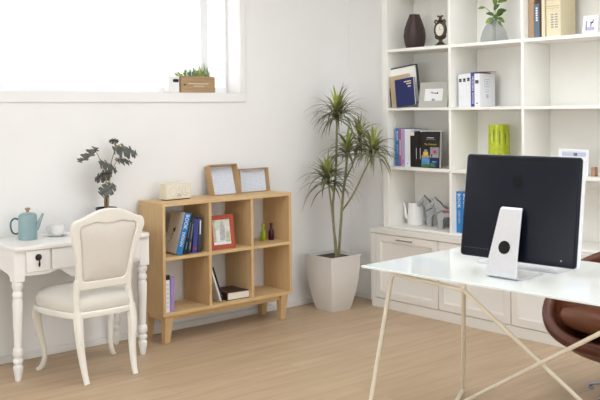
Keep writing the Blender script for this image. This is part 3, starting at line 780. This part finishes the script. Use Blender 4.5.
nrm = Vector((0, -.975, .224)); T = Matrix.Translation((.004, hy-.0028, hz)) @ nrm.to_track_quat('Z', 'Y').to_matrix().to_4x4()
MB().lathe([(0, -.004), (.029, -.004), (.029, .0012), (0, .0012)], n=28, T=T).build('cable_hole', 'imacslot', t)

# keyboard
t = thing('keyboard', 'slim white keyboard on the glass desk under the computer screen', 'keyboard', (-1.462, -2.672, GZ), ang)
b = MB(); b.prism([(-.065, 0), (.065, 0), (.065, .006), (-.065, .013)], -.215, .215, lambda u, v, h: (h, u, v)); b.build('base', 'alu', t, bevel=.002)
# seen from behind: the tall edge is the one away from the user
b = MB()
for r_ in range(6):
    for k in range(19):
        if r_ == 5 and 5 <= k <= 9:
            continue
        x0 = -.208+k*.0219; y0 = -.058+r_*.0196; z = .013-(y0+.065)/.13*.007
        b.box(x0, x0+.0175, y0, y0+.0155, z, z+.0028)
b.box(-.208+5*.0219, -.208+10*.0219-.0044, -.058+5*.0196, -.058+5*.0196+.0155, .0075, .0098)
b.build('keys', 'key', t)['kind'] = 'stuff'

# ---------------------------------------------------------------- leather tub chair
t = thing('tub_chair', 'brown leather swivel tub chair behind the glass desk', 'chair', (-.805, -2.83, 0), R(-90)-.084)
# local: front faces -Y ; X to the image right. A tilted round-cornered bowl with a rolled rim.
CA, CZ, CY_, CZ_ = .44, .513, .258, .230
def rimpt(a, e=2.4):
    c_, s_ = math.cos(a), math.sin(a); g_ = lambda q: math.copysign(abs(q)**(2/e), q)
    return g_(c_), g_(s_)
BN = Vector((0, CZ_, -CY_)).normalized()
def bowl(q, depth, shrink):
    rr_ = math.cos(q*PI/2)**.62; dd = math.sin(q*PI/2)
    out = []
    for k in range(48):
        u, v = rimpt(2*PI*k/48, 2.5 if k > 24 else 1.9)
        out.append(Vector((u*(CA-shrink)*rr_, v*(CY_-shrink*.7)*rr_, CZ+v*(CZ_-shrink*.7)*rr_))+BN*depth*dd)
    return out
QS = (0, .12, .25, .4, .55, .7, .83, .93, .985)
b = MB(); b.loops([bowl(q, .245, -.004) for q in QS][::-1]+[bowl(q, .205, .045) for q in QS], True, True, True); b.build('shell', 'leather', t, angle=80)
rim = bowl(0, .2, .018); b = MB(); n_ = len(rim); rings = []
for i in range(n_):
    tg = (rim[(i+1) % n_]-rim[i-1]).normalized(); e1 = BN; e2 = tg.cross(e1).normalized()
    rings.append([rim[i]+(e1*math.cos(2*PI*k/12)+e2*math.sin(2*PI*k/12))*.034 for k in range(12)])
b.loops(rings+[rings[0]], True, False, False); bmesh.ops.remove_doubles(b.bm, verts=b.bm.verts, dist=1e-5); b.build('rolled_rim', 'leatherrim', t)
so = [(.33*rimpt(2*PI*k/40)[0], -.045+.20*rimpt(2*PI*k/40)[1]) for k in range(40)]
def cush(s_, z): return [(x*s_, (y+.045)*s_-.045, z+(-(y+.045)*s_)*.12) for x, y in so]
MB().loops([cush(s_, z) for s_, z in ((.80, .335), (.93, .352), (1.0, .385), (1.0, .405), (.95, .428), (.8, .442), (.5, .450), (.02, .452))], True).build('seat_cushion', 'leather2', t, angle=80)
MB().lathe([(0, .07), (.03, .07), (.026, .09), (.026, .30), (0, .30)], n=16).build('pedestal', 'chrome', t)
for k in range(4):
    a = PI/4+k*PI/2+R(38.8); c_, s_ = math.cos(a), math.sin(a)
    b = MB(); b.tube([(c_*.02, s_*.02, .075), (c_*.15, s_*.15, .055), (c_*.245, s_*.245, .026)], [.02, .016, .012], 10, flat=.6)
    b.lathe([(0, 0), (.014, 0), (.014, .02), (0, .022)], c_*.238, s_*.238, 12); b.build('base_spoke', 'chrome', t)

# ---------------------------------------------------------------- things in the wall shelving
# top row
t = thing('vase', 'dark brown tapered vase on the top visible shelf', 'vase', (-.02, -.722, S3))
b = MB(); b.lathe([(0, 0), (.070, 0), (.076, .006), (.088, .05), (.093, .09), (.086, .14), (.064, .20), (.046, .238), (.042, .250), (.036, .250), (.034, .225), (0, .22)], n=14, sy=.8)
b.build('body', 'darkvase', t, angle=20)
t = thing('mantel_clock', 'small ornate bronze oval clock on a pedestal beside the dark vase', 'clock', (-.055, -.998, S3), WALLB+R(12)); t.scale = (.9, .9, .97)
b = MB()
b.lathe([(0, 0), (.046, 0), (.048, .008), (.036, .014), (.030, .022), (.016, .03), (.014, .042), (.024, .05), (.012, .058)], n=20, sy=.7)
T = Matrix.Translation((0, 0, .118)) @ Matrix.Rotation(PI/2, 4, 'X')
b.lathe([(0, -.018), (.04, -.018), (.053, -.010), (.056, 0), (.053, .010), (.040, .016), (.036, .013)], n=28, T=T @ Matrix.Scale(1.22, 4, (0, 1, 0)))
b.lathe([(0, .175), (.022, .176), (.03, .184), (.016, .192), (.010, .20), (.014, .208), (.012, .216), (0, .222)], n=16)
for s in (-1, 1):
    b.tube(bez([(s*.038, 0, .165), (s*.046, -.006, .180), (s*.036, -.008, .190), (s*.026, 0, .182)], 4), .006, 8)
    b.tube(bez([(s*.010, 0, .05), (s*.04, 0, .06), (s*.044, 0, .078), (s*.034, 0, .085)], 4), .006, 8)
    b.tube(bez([(0, 0, .205), (s*.016, 0, .222), (s*.024, 0, .214)], 4), .005, 8)
b.build('case', 'antique', t, angle=40)
b = MB(); b._f([b.bm.verts.new((.036*math.cos(2*PI*k/28), -.0145, .118+.036*1.22*math.sin(2*PI*k/28))) for k in range(28)])
b.m(1)
for k in range(12):
    a = 2*PI*k/12; b.box(.029*math.cos(a)-.0012, .029*math.cos(a)+.0012, -.0152, -.0146, .118+.035*math.sin(a)-.002, .118+.035*math.sin(a)+.002)
b.box(-.001, .001, -.0154, -.0148, .118, .142).box(0, .016, -.0154, -.0148, .117, .119)
b.build('dial', ['dial', 'ink'], t)

t = thing('vase', 'clear smoky glass vase holding leafy stems on the top visible shelf', 'vase', (.0, -1.425, S3)); t.scale = (.92, .92, 1)
MB().lathe([(0, 0), (.094, 0), (.101, .006), (.100, .03), (.088, .07), (.062, .115), (.032, .142), (.022, .15), (.019, .155), (.016, .15), (.014, .11), (0, .10)], n=40).build('glass_body', 'clearglass', t)
t = thing('leafy_cutting', 'green leafy cuttings standing in the smoky glass vase', 'plant', (.0, -1.425, S3+.012))
def leaf(b, c, L, w, d, up):
    d = Vector(d).normalized(); up = Vector(up); s = d.cross(up).normalized(); u = s.cross(d)
    prev = None; K = 6
    for k in range(K+1):
        q = k/K; ww = w*math.sin(PI*min(1, q*.93+.05))**.8; p = Vector(c)+d*(L*q)-u*(L*.25*q*q)
        cur = [b.bm.verts.new(p-s*ww+u*ww*.3), b.bm.verts.new(p), b.bm.verts.new(p+s*ww+u*ww*.3)]
        if prev: b._f([prev[0], prev[1], cur[1], cur[0]], True); b._f([prev[1], prev[2], cur[2], cur[1]], True)
        prev = cur
ru = lambda r, z, d=0: Vector((d*.65+.756*r, d*.756-.654*r, z))
rnd = random.Random(5)
cut = [([(0, .0), (.004, .12), (.012, .22), (.03, .34)], 'a'), ([(.01, .0), (0, .13), (-.03, .20), (-.075, .235)], 'b'), ([(-.01, 0), (-.005, .13), (.0, .25), (-.03, .36)], 'c')]
for ps, _ in cut: MB().tube(bez([ru(r, z) for r, z in ps], 5), .0018, 6).build('stalk', 'leafgreen', t)
ll = [(.0, .185, -.055, .02, .055, 1), (.01, .175, .05, .035, .06, 1), (.02, .165, .055, -.02, .06, 0), (-.005, .165, -.05, -.025, .06, 0), (.02, .20, .065, .03, .07, 1), (.03, .27, .07, .04, .075, 0), (.012, .255, -.02, .06, .06, 0), (-.065, .238, -.05, -.004, .045, 0), (.02, .145, .045, -.045, .05, 0), (.0, .155, -.03, -.04, .045, 1), (.03, .32, .05, .05, .07, 0), (0, .22, .03, .05, .055, 1), (-.02, .33, -.05, .03, .05, 0), (.005, .19, .01, -.05, .05, 1)]
for r, z, dr, dz, L, dk in ll:
    b = MB(); leaf(b, ru(r, z-.012), L, L*.32, ru(dr, dz, rnd.uniform(-.05, .01)), (-.6, -.5, .6)); b.build('leaf', 'leafdark' if dk else 'leafgreen', t, recalc=False, angle=180)

def sbook(label, w, h, d, cov, y, z, x=None, **kw):
    """upright book on the shelf wall whose left edge (image left) is at world y; spine near the shelf front"""
    x = -.055 if x is None else x
    rz = kw.pop('rz', 0)
    return book(label, w, h, d, cov, (x+d/2, y-w/2, z), WALLB+rz, **kw)
g = 'books at the right of the top visible shelf'
sbook('wide tan-brown book, leftmost at the right of the top shelf', .040, .37, .21, 'brown_cover', -1.741, S3, group=g)
def art_script(c, w, h, d, mi):
    c.text('Kolben', .03, (0, -d/2-.0006, h*.76), (0, 0, -1), (1, 0, 0), mi('white_ink'))
sbook('slate grey book with white script between brown and cream books', .040, .222, .20, 'slate', -1.783, S3, group=g, art=lambda c, w, h, d, mi: [patch_spine(c, mi, -.006, .008, h*(.50+.07*k), h*(.545+.07*k), d, 'white_ink') for k in range(6)])
sbook('thin dark brown slab filling the dark gap behind the slate one', .012, .34, .20, 'darkbrown', -1.825, S3, group=g)  # slab stands in for the dark gap between slate and cream books
sbook('narrow cream-spined tall book beside the big cream volume', .022, .36, .21, 'cream_cover', -1.840, S3, group=g)
def art_cream(c, w, h, d, mi):
    for k, (z0, z1) in enumerate(((.195, .20), (.183, .186), (.235, .238))): patch_spine(c, mi, -.05, .045, z0, z1, d, 'craft')
    for k in range(6):
        for j in range(2): patch_spine(c, mi, -.018+j*.03, .002+j*.03, .06+k*.016, .067+k*.016, d, 'gray_ink')
sbook('big cream volume with a stamped cover facing the room', .104, .37, .17, 'cream_cover', -1.868, S3, x=-.045, group=g, art=art_cream)
def art_tree(q, poly, w, h, p, mi, y):
    q(-.002, .004, .05, .075, 'ink'); q(-.004, .014, .072, .082, 'ink'); q(.010, .016, .078, .096, 'ink'); q(-.028, .026, .026, .048, 'lilac2'); q(-.03, -.024, .03, .09, 'gray_ink')
picture_frame('small white picture frame tilted at the right of the top visible shelf', .098, .122, .017, .014, 'whitepl', (-.02, -2.160, S3+.002), WALLB+R(8), R(14), art=art_tree)

# second row
t = picture_frame('thin dark-edged glass frame leaning behind books on the second shelf', .245, .290, .008, .026, 'greencov', (-.056, -.658, S2+.022), WALLB+R(15), R(4), sheet='shelfw', strut=False, roll=R(-8.5))
g = 'books leaning on the dark-edged frame'
def fbook(label, w, h, th, cov, loc, rotz, lean, roll, group, art=None, spine=None):
    """book standing with its front cover to the room"""
    t = thing('book', label, 'book', loc, 0, group)
    t.rotation_euler = (Matrix.Rotation(rotz, 3, 'Z') @ Matrix.Rotation(-lean, 3, 'X') @ Matrix.Rotation(roll, 3, 'Y')).to_euler()
    k = .0025; mats = [cov, spine or cov]
    def mi(mm):
        if mm not in mats: mats.append(mm)
        return mats.index(mm)
    c = MB(); c.box(-w/2, w/2, 0, k, 0, h).box(-w/2, w/2, th-k, th, 0, h); c.m(1).box(-w/2, -w/2+k, k, th-k, 0, h); c.m(0)
    if art: art(c, w, h, mi)
    c.build('cover', mats, t); MB().box(-w/2+k, w/2-.004, k, th-k, .003, h-.003).build('page_block', 'pages', t)
    return t
fbook('tan craft-paper book leaning in the dark-edged frame', .165, .232, .022, 'craft', (-.088, -.648, S2+.0135), WALLB+R(12), R(5), R(-8.5), g)
def art_gold(c, w, h, mi):
    for x0, x1, z in ((.01, .06, .175), (.0, .02, .175), (.02, .06, .158), (.03, .055, .138)): 
        c.m(mi('cream_cover')).quad((x0, -.0006, z), (x1, -.0006, z), (x1, -.0006, z+.008), (x0, -.0006, z+.008)); c.m(0)
fbook('navy blue book with gold lettering in front of the tan book', .160, .205, .024, 'navy', (-.112, -.712, S2+.0125), WALLB+R(10), R(5), R(-8), g, art=art_gold, spine='purpleblue')
def art_grey(q, poly, w, h, p, mi, y):
    for x0, x1, z0, z1 in ((-.03, -.012, .108, .112), (-.02, .012, .101, .106), (.01, .03, .098, .103), (.026, .036, .096, .110), (-.012, -.004, .046, .058), (.004, .012, .044, .056), (-.006, .006, .056, .062)): q(x0, x1, z0, z1, 'ink')
picture_frame('grey wide-bordered picture frame on the second shelf beside the navy book', .250, .182, .046, .018, 'greyframe', (-.062, -.922, S2+.002), WALLB+R(6), R(10), art=art_grey, recess=.25)
t = thing('trinket_box', 'small dark box at the shelf upright right of the grey frame', 'box', (.02, -1.083, S2), WALLB)
MB().box(-.02, .02, -.03, .03, 0, .055).build('body', 'black', t, bevel=.003); MB().box(-.022, .022, -.032, .032, .0555, .066).build('lid', 'black', t, bevel=.002)
g = 'white books on the second shelf'
def art_stk(zz, tail=False):
    def f(c, w, h, d, mi):
        patch_spine(c, mi, -w*.34, w*.3, h*zz, h*(zz+.10), d, 'ink'); patch_spine(c, mi, -w*.26, w*.2, h*(zz+.03), h*(zz+.05), d, 'gray_ink')
        if tail: patch_spine(c, mi, -w*.2, w*.2, .02, .027, d, 'gray_ink')
    return f
sbook('white book with a dark sticker, first from the upright', .034, .228, .17, 'white_cover', -1.158, S2, group=g, art=art_stk(.76))
sbook('white book with a dark sticker, second from the upright', .034, .230, .17, 'white_cover', -1.1935, S2, group=g, art=art_stk(.76))
sbook('white book with a dark sticker, third and just left of the purple book', .034, .232, .17, 'white_cover', -1.229, S2, group=g, art=art_stk(.77))
sbook('purple-blue spined book with white letters among white books', .034, .238, .18, 'purpleblue', -1.2645, S2, group=g, texts=(('MODERN WOOD', .024, .115, 'white_ink'),))
def art_box(c, w, h, d, mi):
    art_stk(.70, True)(c, w, h, d, mi)
    x = w/2+.0006
    def fq(y0, y1, z0, z1, mm):
        x = w/2+lay(); c.m(mi(mm)).quad((x, y0, z0), (x, y1, z0), (x, y1, z1), (x, y0, z1)); c.m(0)
    fq(-.035, .02, .135, .19, 'mistline'); fq(-.030, .015, .140, .185, 'white_cover'); fq(-.02, .005, .15, .175, 'mistline'); fq(-.014, 0, .156, .168, 'white_cover'); fq(-.03, .02, .10, .104, 'mistline'); fq(-.03, .02, .118, .121, 'mistline'); fq(-.015, .01, .06, .085, 'mistline')
sbook('thick white book with stamped side cover, right of the purple book', .046, .228, .17, 'white_cover', -1.300, S2, x=-.06, group=g, art=art_box)
t = thing('booklet', 'brown-edged booklet lying on top of the white books', 'booklet', (.03, -1.335, S2+.2385), WALLB+R(4))
MB().box(-.06, .045, -.055, .055, 0, .004).build('cover', 'brown_cover', t)

# third row
g = 'standing books at the left of the third shelf'
sbook('blue book with white letters, leftmost on the third shelf', .036, .282, .19, 'blue', -.552, S1, group=g, texts=(('BOOK', .026, .225, 'white_ink'), ('DESIGN', .020, .128, 'mistline')))
sbook('narrow pink-red book second on the third shelf', .020, .280, .19, 'pinkred', -.5885, S1, group=g, art=lambda c, w, h, d, mi: patch_spine(c, mi, -w*.15, w*.15, .08, .2, d, 'white_ink'))
sbook('pale lilac book on the third shelf between pink and white ones', .036, .280, .19, 'lilac2', -.609, S1, group=g, art=lambda c, w, h, d, mi: patch_spine(c, mi, -w*.3, w*.3, .02, .05, d, 'lilac'))
sbook('white book on the third shelf next to the black books', .052, .277, .19, 'white_cover', -.646, S1, group=g, art=lambda c, w, h, d, mi: [patch_spine(c, mi, -.003, .003, .018, .026, d, 'ink')])
sbook('black book with white top band, first of the black set', .040, .262, .19, 'black_cover', -.700, S1, group=g, art=lambda c, w, h, d, mi: patch_spine(c, mi, -w/2, w/2, h*.88, h, d, 'tan'))
sbook('black book with a fine white line, second of the black set', .036, .258, .19, 'black_cover', -.742, S1, group=g, art=lambda c, w, h, d, mi: patch_spine(c, mi, -.002, .002, .06, .14, d, 'white_ink'))
sbook('black book with a fine white line, third of the black set', .036, .258, .19, 'black_cover', -.780, S1, group=g, art=lambda c, w, h, d, mi: patch_spine(c, mi, -.002, .002, .06, .14, d, 'white_ink'))
def art_trav(c, w, h, mi):
    def fq(x0, x1, z0, z1, mm, o=.0006): c.m(mi(mm)).quad((x0, -o, z0), (x1, -o, z0), (x1, -o, z1), (x0, -o, z1)); c.m(0)
    a = w/2
    fq(-a+.006, -.004, .075, .145, 'ink'); fq(-a+.02, -.02, .09, .115, 'yellow', .0009); fq(-a+.03, -.028, .115, .132, 'graypic', .0009); fq(-a+.006, -.006, .072, .09, 'brown_cover', .0009)
    fq(0, a-.006, .075, .150, 'graypic'); fq(.03, .055, .105, .128, 'red', .0009); fq(.01, .02, .08, .1, 'ink', .0009)
    fq(-a+.006, -.004, .004, .07, 'skyblue'); fq(-a+.006, -.004, .004, .025, 'fieldgreen', .0009); fq(0, a-.006, .004, .07, 'navy'); fq(.004, .05, .01, .035, 'fieldgreen', .0009); fq(.02, .06, .04, .05, 'skyblue', .0009)
    c.text('The Collection', .019, (0, -.0009, .170), (1, 0, 0), (0, 0, 1), mi('yellow'))
    fq(-.035, .03, .215, .219, 'white_ink'); fq(-.045, .045, .203, .206, 'gray_ink')
fbook('black book with four travel pictures on its cover facing the room', .172, .262, .03, 'black_cover', (-.075, -.905, S1+.001), WALLB+R(0), R(3), 0, g, art=art_trav, spine='darkslate')
fbook('pale book standing behind the picture-covered black book', .20, .268, .02, 'tan', (-.025, -.86, S1+.001), WALLB, R(3), 0, g)
t = thing('vase', 'lime green textured vase standing behind the computer on the third shelf', 'vase', (.03, -1.435, S1))
b = MB(); NN = 40
rings = []
for k in range(15):
    z = .315*k/14; r0 = .078-.010*(k/14)
    rings.append([((r0*(1-.10*(1 if (i//2) % 2 == 0 else 0)*(1 if k % 7 not in (0, 6) else 0)))*math.cos(2*PI*i/NN), (r0*(1-.10*(1 if (i//2) % 2 == 0 else 0)*(1 if k % 7 not in (0, 6) else 0)))*math.sin(2*PI*i/NN), z) for i in range(NN)])
rings += [[(.058*math.cos(2*PI*i/NN), .058*math.sin(2*PI*i/NN), .315) for i in range(NN)], [(.056*math.cos(2*PI*i/NN), .056*math.sin(2*PI*i/NN), .26) for i in range(NN)]]
b.loops(rings, True, True, True); b.build('body', 'lime', t, angle=30)
b = MB()
for k in range(10):
    a = 2*PI*(k*4+.5)/NN
    for z0, z1 in ((.03, .14), (.175, .285)):
        rz = .076-.010*z0/.335
        c_, s_ = math.cos(a), math.sin(a); T = Matrix.Rotation(a, 4, 'Z')
        b.box(rz*.86, rz*.925, -.0036, .0036, z0+.012*(k % 3), z1-.015*((k+1) % 3), T)
b.build('groove', 'limedark', t)
def art_blue(q, poly, w, h, p, mi, y):
    q(-w/2+.022, w/2-.02, h-.045, h-.02, 'mistline'); q(.0, .025, h-.042, h-.024, 'slate'); q(-w/2+.02, w/2-.02, .02, h-.05, 'mistpaper')
picture_frame('white picture frame with a bluish print behind the computer on the third shelf', .205, .165, .016, .014, 'whitepl', (-.055, -2.058, S1+.001), WALLB+R(3), R(3), art=art_blue, recess=.2)
t = thing('wooden_block', 'small brown wooden block right of the white frame on the third shelf', 'block', (-.02, -2.185, S1), WALLB)
MB().box(-.012, .012, -.02, .02, 0, .058).build('block', 'woodknob', t, bevel=.002)

# bottom bay
t = thing('jug', 'white coffee pot with slim spout on the lowest shelf', 'jug', (.08, -.632, S0), WALLB+R(20))
MB().lathe([(0, 0), (.064, 0), (.067, .004), (.066, .02), (.060, .155), (.058, .164), (.052, .164), (.054, .15), (.058, .02), (0, .012)], n=28).build('body', 'porc', t)
MB().tube(bez([(-.055, 0, .035), (-.078, 0, .055), (-.086, 0, .10), (-.094, 0, .14), (-.108, 0, .158)], 5), interp([.016, .015, .011, .009, .008], 5), 10).build('spout', 'porc', t)
MB().tube(bez([(.057, 0, .14), (.088, 0, .14), (.10, 0, .10), (.082, 0, .05), (.06, 0, .04)], 5), .0055, 8).build('handle', 'porc', t)

def horse(label, loc, rot, saddle):
    t = thing('horse_figurine', label, 'figurine', loc, rot, 'grey wooden horses'); 
    t.scale = (1.12, 1.2, .92)
    # outline in (u: along the body, nose at -u ; z)
    o = [(-.128, .172), (-.122, .160), (-.090, .172), (-.070, .165), (-.062, .12), (-.058, .08), (-.056, .0), (-.020, .0), (-.018, .075), (-.004, .096), (.045, .098), (.058, .085), (.062, .0), (.098, .0), (.102, .09), (.108, .125), (.100, .155), (.080, .168), (.010, .160), (-.018, .178), (-.045, .212), (-.066, .232), (-.078, .252), (-.090, .230), (-.108, .200)]
    MB().prism(o, -.015, .015, lambda u, v, h: (u, h, v)).build('body', 'horsegrey', t, bevel=.004, seg=2)
    m = [(-.066, .234), (-.045, .216), (-.018, .182), (.010, .164), (.006, .158), (-.022, .172), (-.050, .205), (-.070, .226)]
    MB().prism(m, -.007, .007, lambda u, v, h: (u, h, v)).build('mane', 'horsedark', t)
    b = MB(); b.tube(bez([(-.06, -.0162, .12), (-.04, -.0166, .135), (-.012, -.0166, .150)], 4), .003, 6).tube(bez([(-.100, -.0162, .185), (-.085, -.0166, .178), (-.078, -.0162, .205)], 4), .0025, 6); b.build('harness', 'horsedark', t)
    if saddle:
        b = MB(); b.prism([(-.022, .128), (.058, .128), (.050, .152), (-.012, .150)], -.0165, .0165, lambda u, v, h: (u, h, v)); b.build('saddle', 'red_saddle', t)
M['red_saddle'] = mat('red_painted_saddle', (168, 96, 104), .6, noise=.35, nscale=90)
horse('grey wooden horse figurine behind, nearer the white coffee pot', (.085, -.8146, S0), WALLB+R(16), False)
horse('grey wooden horse figurine with reddish saddle, nearer the shelf front', (.02, -.9756, S0), WALLB+R(16), True)
g = 'blue books on the lowest shelf'
sbook('blue book with white title letters on the lowest shelf beside the upright', .047, .288, .19, 'blue', -1.1325, S0, x=-.06, group=g, texts=(('BOOK', .036, .225, 'white_ink'), ('DESIGN', .026, .112, 'mistline')))
sbook('second blue book on the lowest shelf, half hidden by the computer', .050, .286, .19, 'blue', -1.181, S0, x=-.06, group=g, texts=(('BOOK', .036, .225, 'white_ink'), ('DESIGN', .026, .112, 'white_ink')))

# ---------------------------------------------------------------- window sill things
t = thing('planter_box', 'wooden box planter with short grass on the window sill', 'planter', (-1.445, .062, WZ0))
b = MB(); w_, d_, h_ = .142, .045, .115
b.ring([(-w_, -d_), (w_, -d_), (w_, d_), (-w_, d_)], [(-w_+.009, -d_+.009), (w_-.009, -d_+.009), (w_-.009, d_-.009), (-w_+.009, d_-.009)], 0.002, h_)
b.box(-w_+.009, w_-.009, -d_+.009, d_-.009, .002, .012)
b.m(1); b.box(-.085, .085, -d_-.0007, -d_-.0002, .061, .0645).box(-.04, .05, -d_-.0007, -d_-.0002, .045, .048); b.m(2); b.box(-.122, -.108, -d_-.0007, -d_-.0002, .05, .061)
b.build('box', ['crate', 'cream', 'darkbrown'], t, bevel=.002)
MB().box(-w_+.0095, w_-.0095, -d_+.0095, d_-.0095, .0125, .10).build('soil', 'soil', t)
b = MB(); rnd = random.Random(3)
for i in range(300):
    x = rnd.uniform(-w_+.012, w_-.02)*1.0; y = rnd.uniform(-d_+.012, d_-.012); L = rnd.uniform(.055, .125); az = rnd.uniform(0, 2*PI); ln = rnd.uniform(.1, .8)
    if x < -.1: az = PI; ln = .9
    p = Vector((x, y, .1)); d = Vector((math.cos(az)*ln, math.sin(az)*ln*.4, 1)).normalized(); s = Vector((math.sin(az*1.7), math.cos(az*1.7), 0)); b.mi = 0 if math.sin(x*40)+rnd.uniform(-.8, .8) > 0 else 1
    wv = .0036; prev = None
    for k in range(4):
        cur = [b.bm.verts.new(p-s*wv*(1-k/3.2)), b.bm.verts.new(p+s*wv*(1-k/3.2))]
        if prev: b._f([prev[0], prev[1], cur[1], cur[0]], True)
        prev = cur; p = p+d*(L/3); d = (d+Vector((math.cos(az)*.12, 0, -.06))).normalized()
b.build('grass', ['grass1', 'grass2'], t, recalc=False, angle=180)['kind'] = 'stuff'
t = thing('cube_clock', 'small white cube clock with dark display beside the grass planter', 'clock', (-1.636, .06, WZ0))
MB().box(-.043, .043, -.03, .03, 0, .115).build('case', 'porc', t, bevel=.006)
MB().prism(rrect(-.012, .035, .072, .094, .008, 4), -.0315, -.0301, lambda u, v, h: (u, h, v)).build('display', 'ink', t)

# ---------------------------------------------------------------- camera
cam = bpy.data.cameras.new('camera'); co = bpy.data.objects.new('camera', cam); COL.objects.link(co)
yaw, pitch, roll, fpx, cyp = .8574510273, -.0009984648, -.0093604654, 891.37982, 112.061243
fw = Vector((math.cos(yaw)*math.cos(pitch), math.sin(yaw)*math.cos(pitch), math.sin(pitch)))
rt = Vector((math.sin(yaw), -math.cos(yaw), 0)); up = rt.cross(fw)
r2 = rt*math.cos(roll)+up*math.sin(roll); u2 = -rt*math.sin(roll)+up*math.cos(roll)
mw = Matrix((r2, u2, -fw)).transposed().to_4x4(); mw.translation = (-4.98572864, -5.15463623, 1.48)
co.matrix_world = mw
cam.sensor_width = 36; cam.lens = fpx*36/600; cam.shift_y = (cyp-200)/600; cam.clip_start = .05
scn.camera = co

# ---------------------------------------------------------------- light
wd = bpy.data.worlds.new('daylight'); scn.world = wd; wd.use_nodes = True
bg = wd.node_tree.nodes['Background']; bg.inputs['Color'].default_value = (.96, .98, 1, 1); bg.inputs['Strength'].default_value = 8
def area(name, loc, target, sx, sy, power, col):
    l = bpy.data.lights.new(name, 'AREA'); l.shape = 'RECTANGLE'; l.size = sx; l.size_y = sy; l.energy = power; l.color = col
    o = bpy.data.objects.new(name, l); COL.objects.link(o); o.location = loc
    o.rotation_euler = (Vector(target)-Vector(loc)).to_track_quat('-Z', 'Y').to_euler(); return o
area('key_light_near', (-1.95, YN+.02, 1.5), (-.9, 0, 1.0), 2.6, 1.9, 60, (.92, .985, 1.11))  # soft key light set inside the added near opening
area('fill_light_rear', (XW+.02, -2.8, 1.5), (0, -1.7, 1.2), 2.5, 1.9, 62, (.92, .985, 1.11))  # added fill so the shelf bays are lit evenly
area('ceiling_fill', (-1.65, -2.35, H-.03), (-1.65, -2.35, 0), 2.5, 2.5, 78, (.94, .985, 1.08))  # overhead fill added to brighten the room, no real fixture
area('ceiling_fill_far', (-4.7, -4.4, H-.03), (-4.7, -4.4, 0), 2.0, 2.4, 36, (.94, .985, 1.08))  # second added overhead fill, lifts the darker floor on the left
scn.view_settings.view_transform = 'Standard'; scn.view_settings.look = 'None'
scn.view_settings.exposure = -1.03; scn.view_settings.gamma = 1; scn.view_settings.use_curve_mapping = False
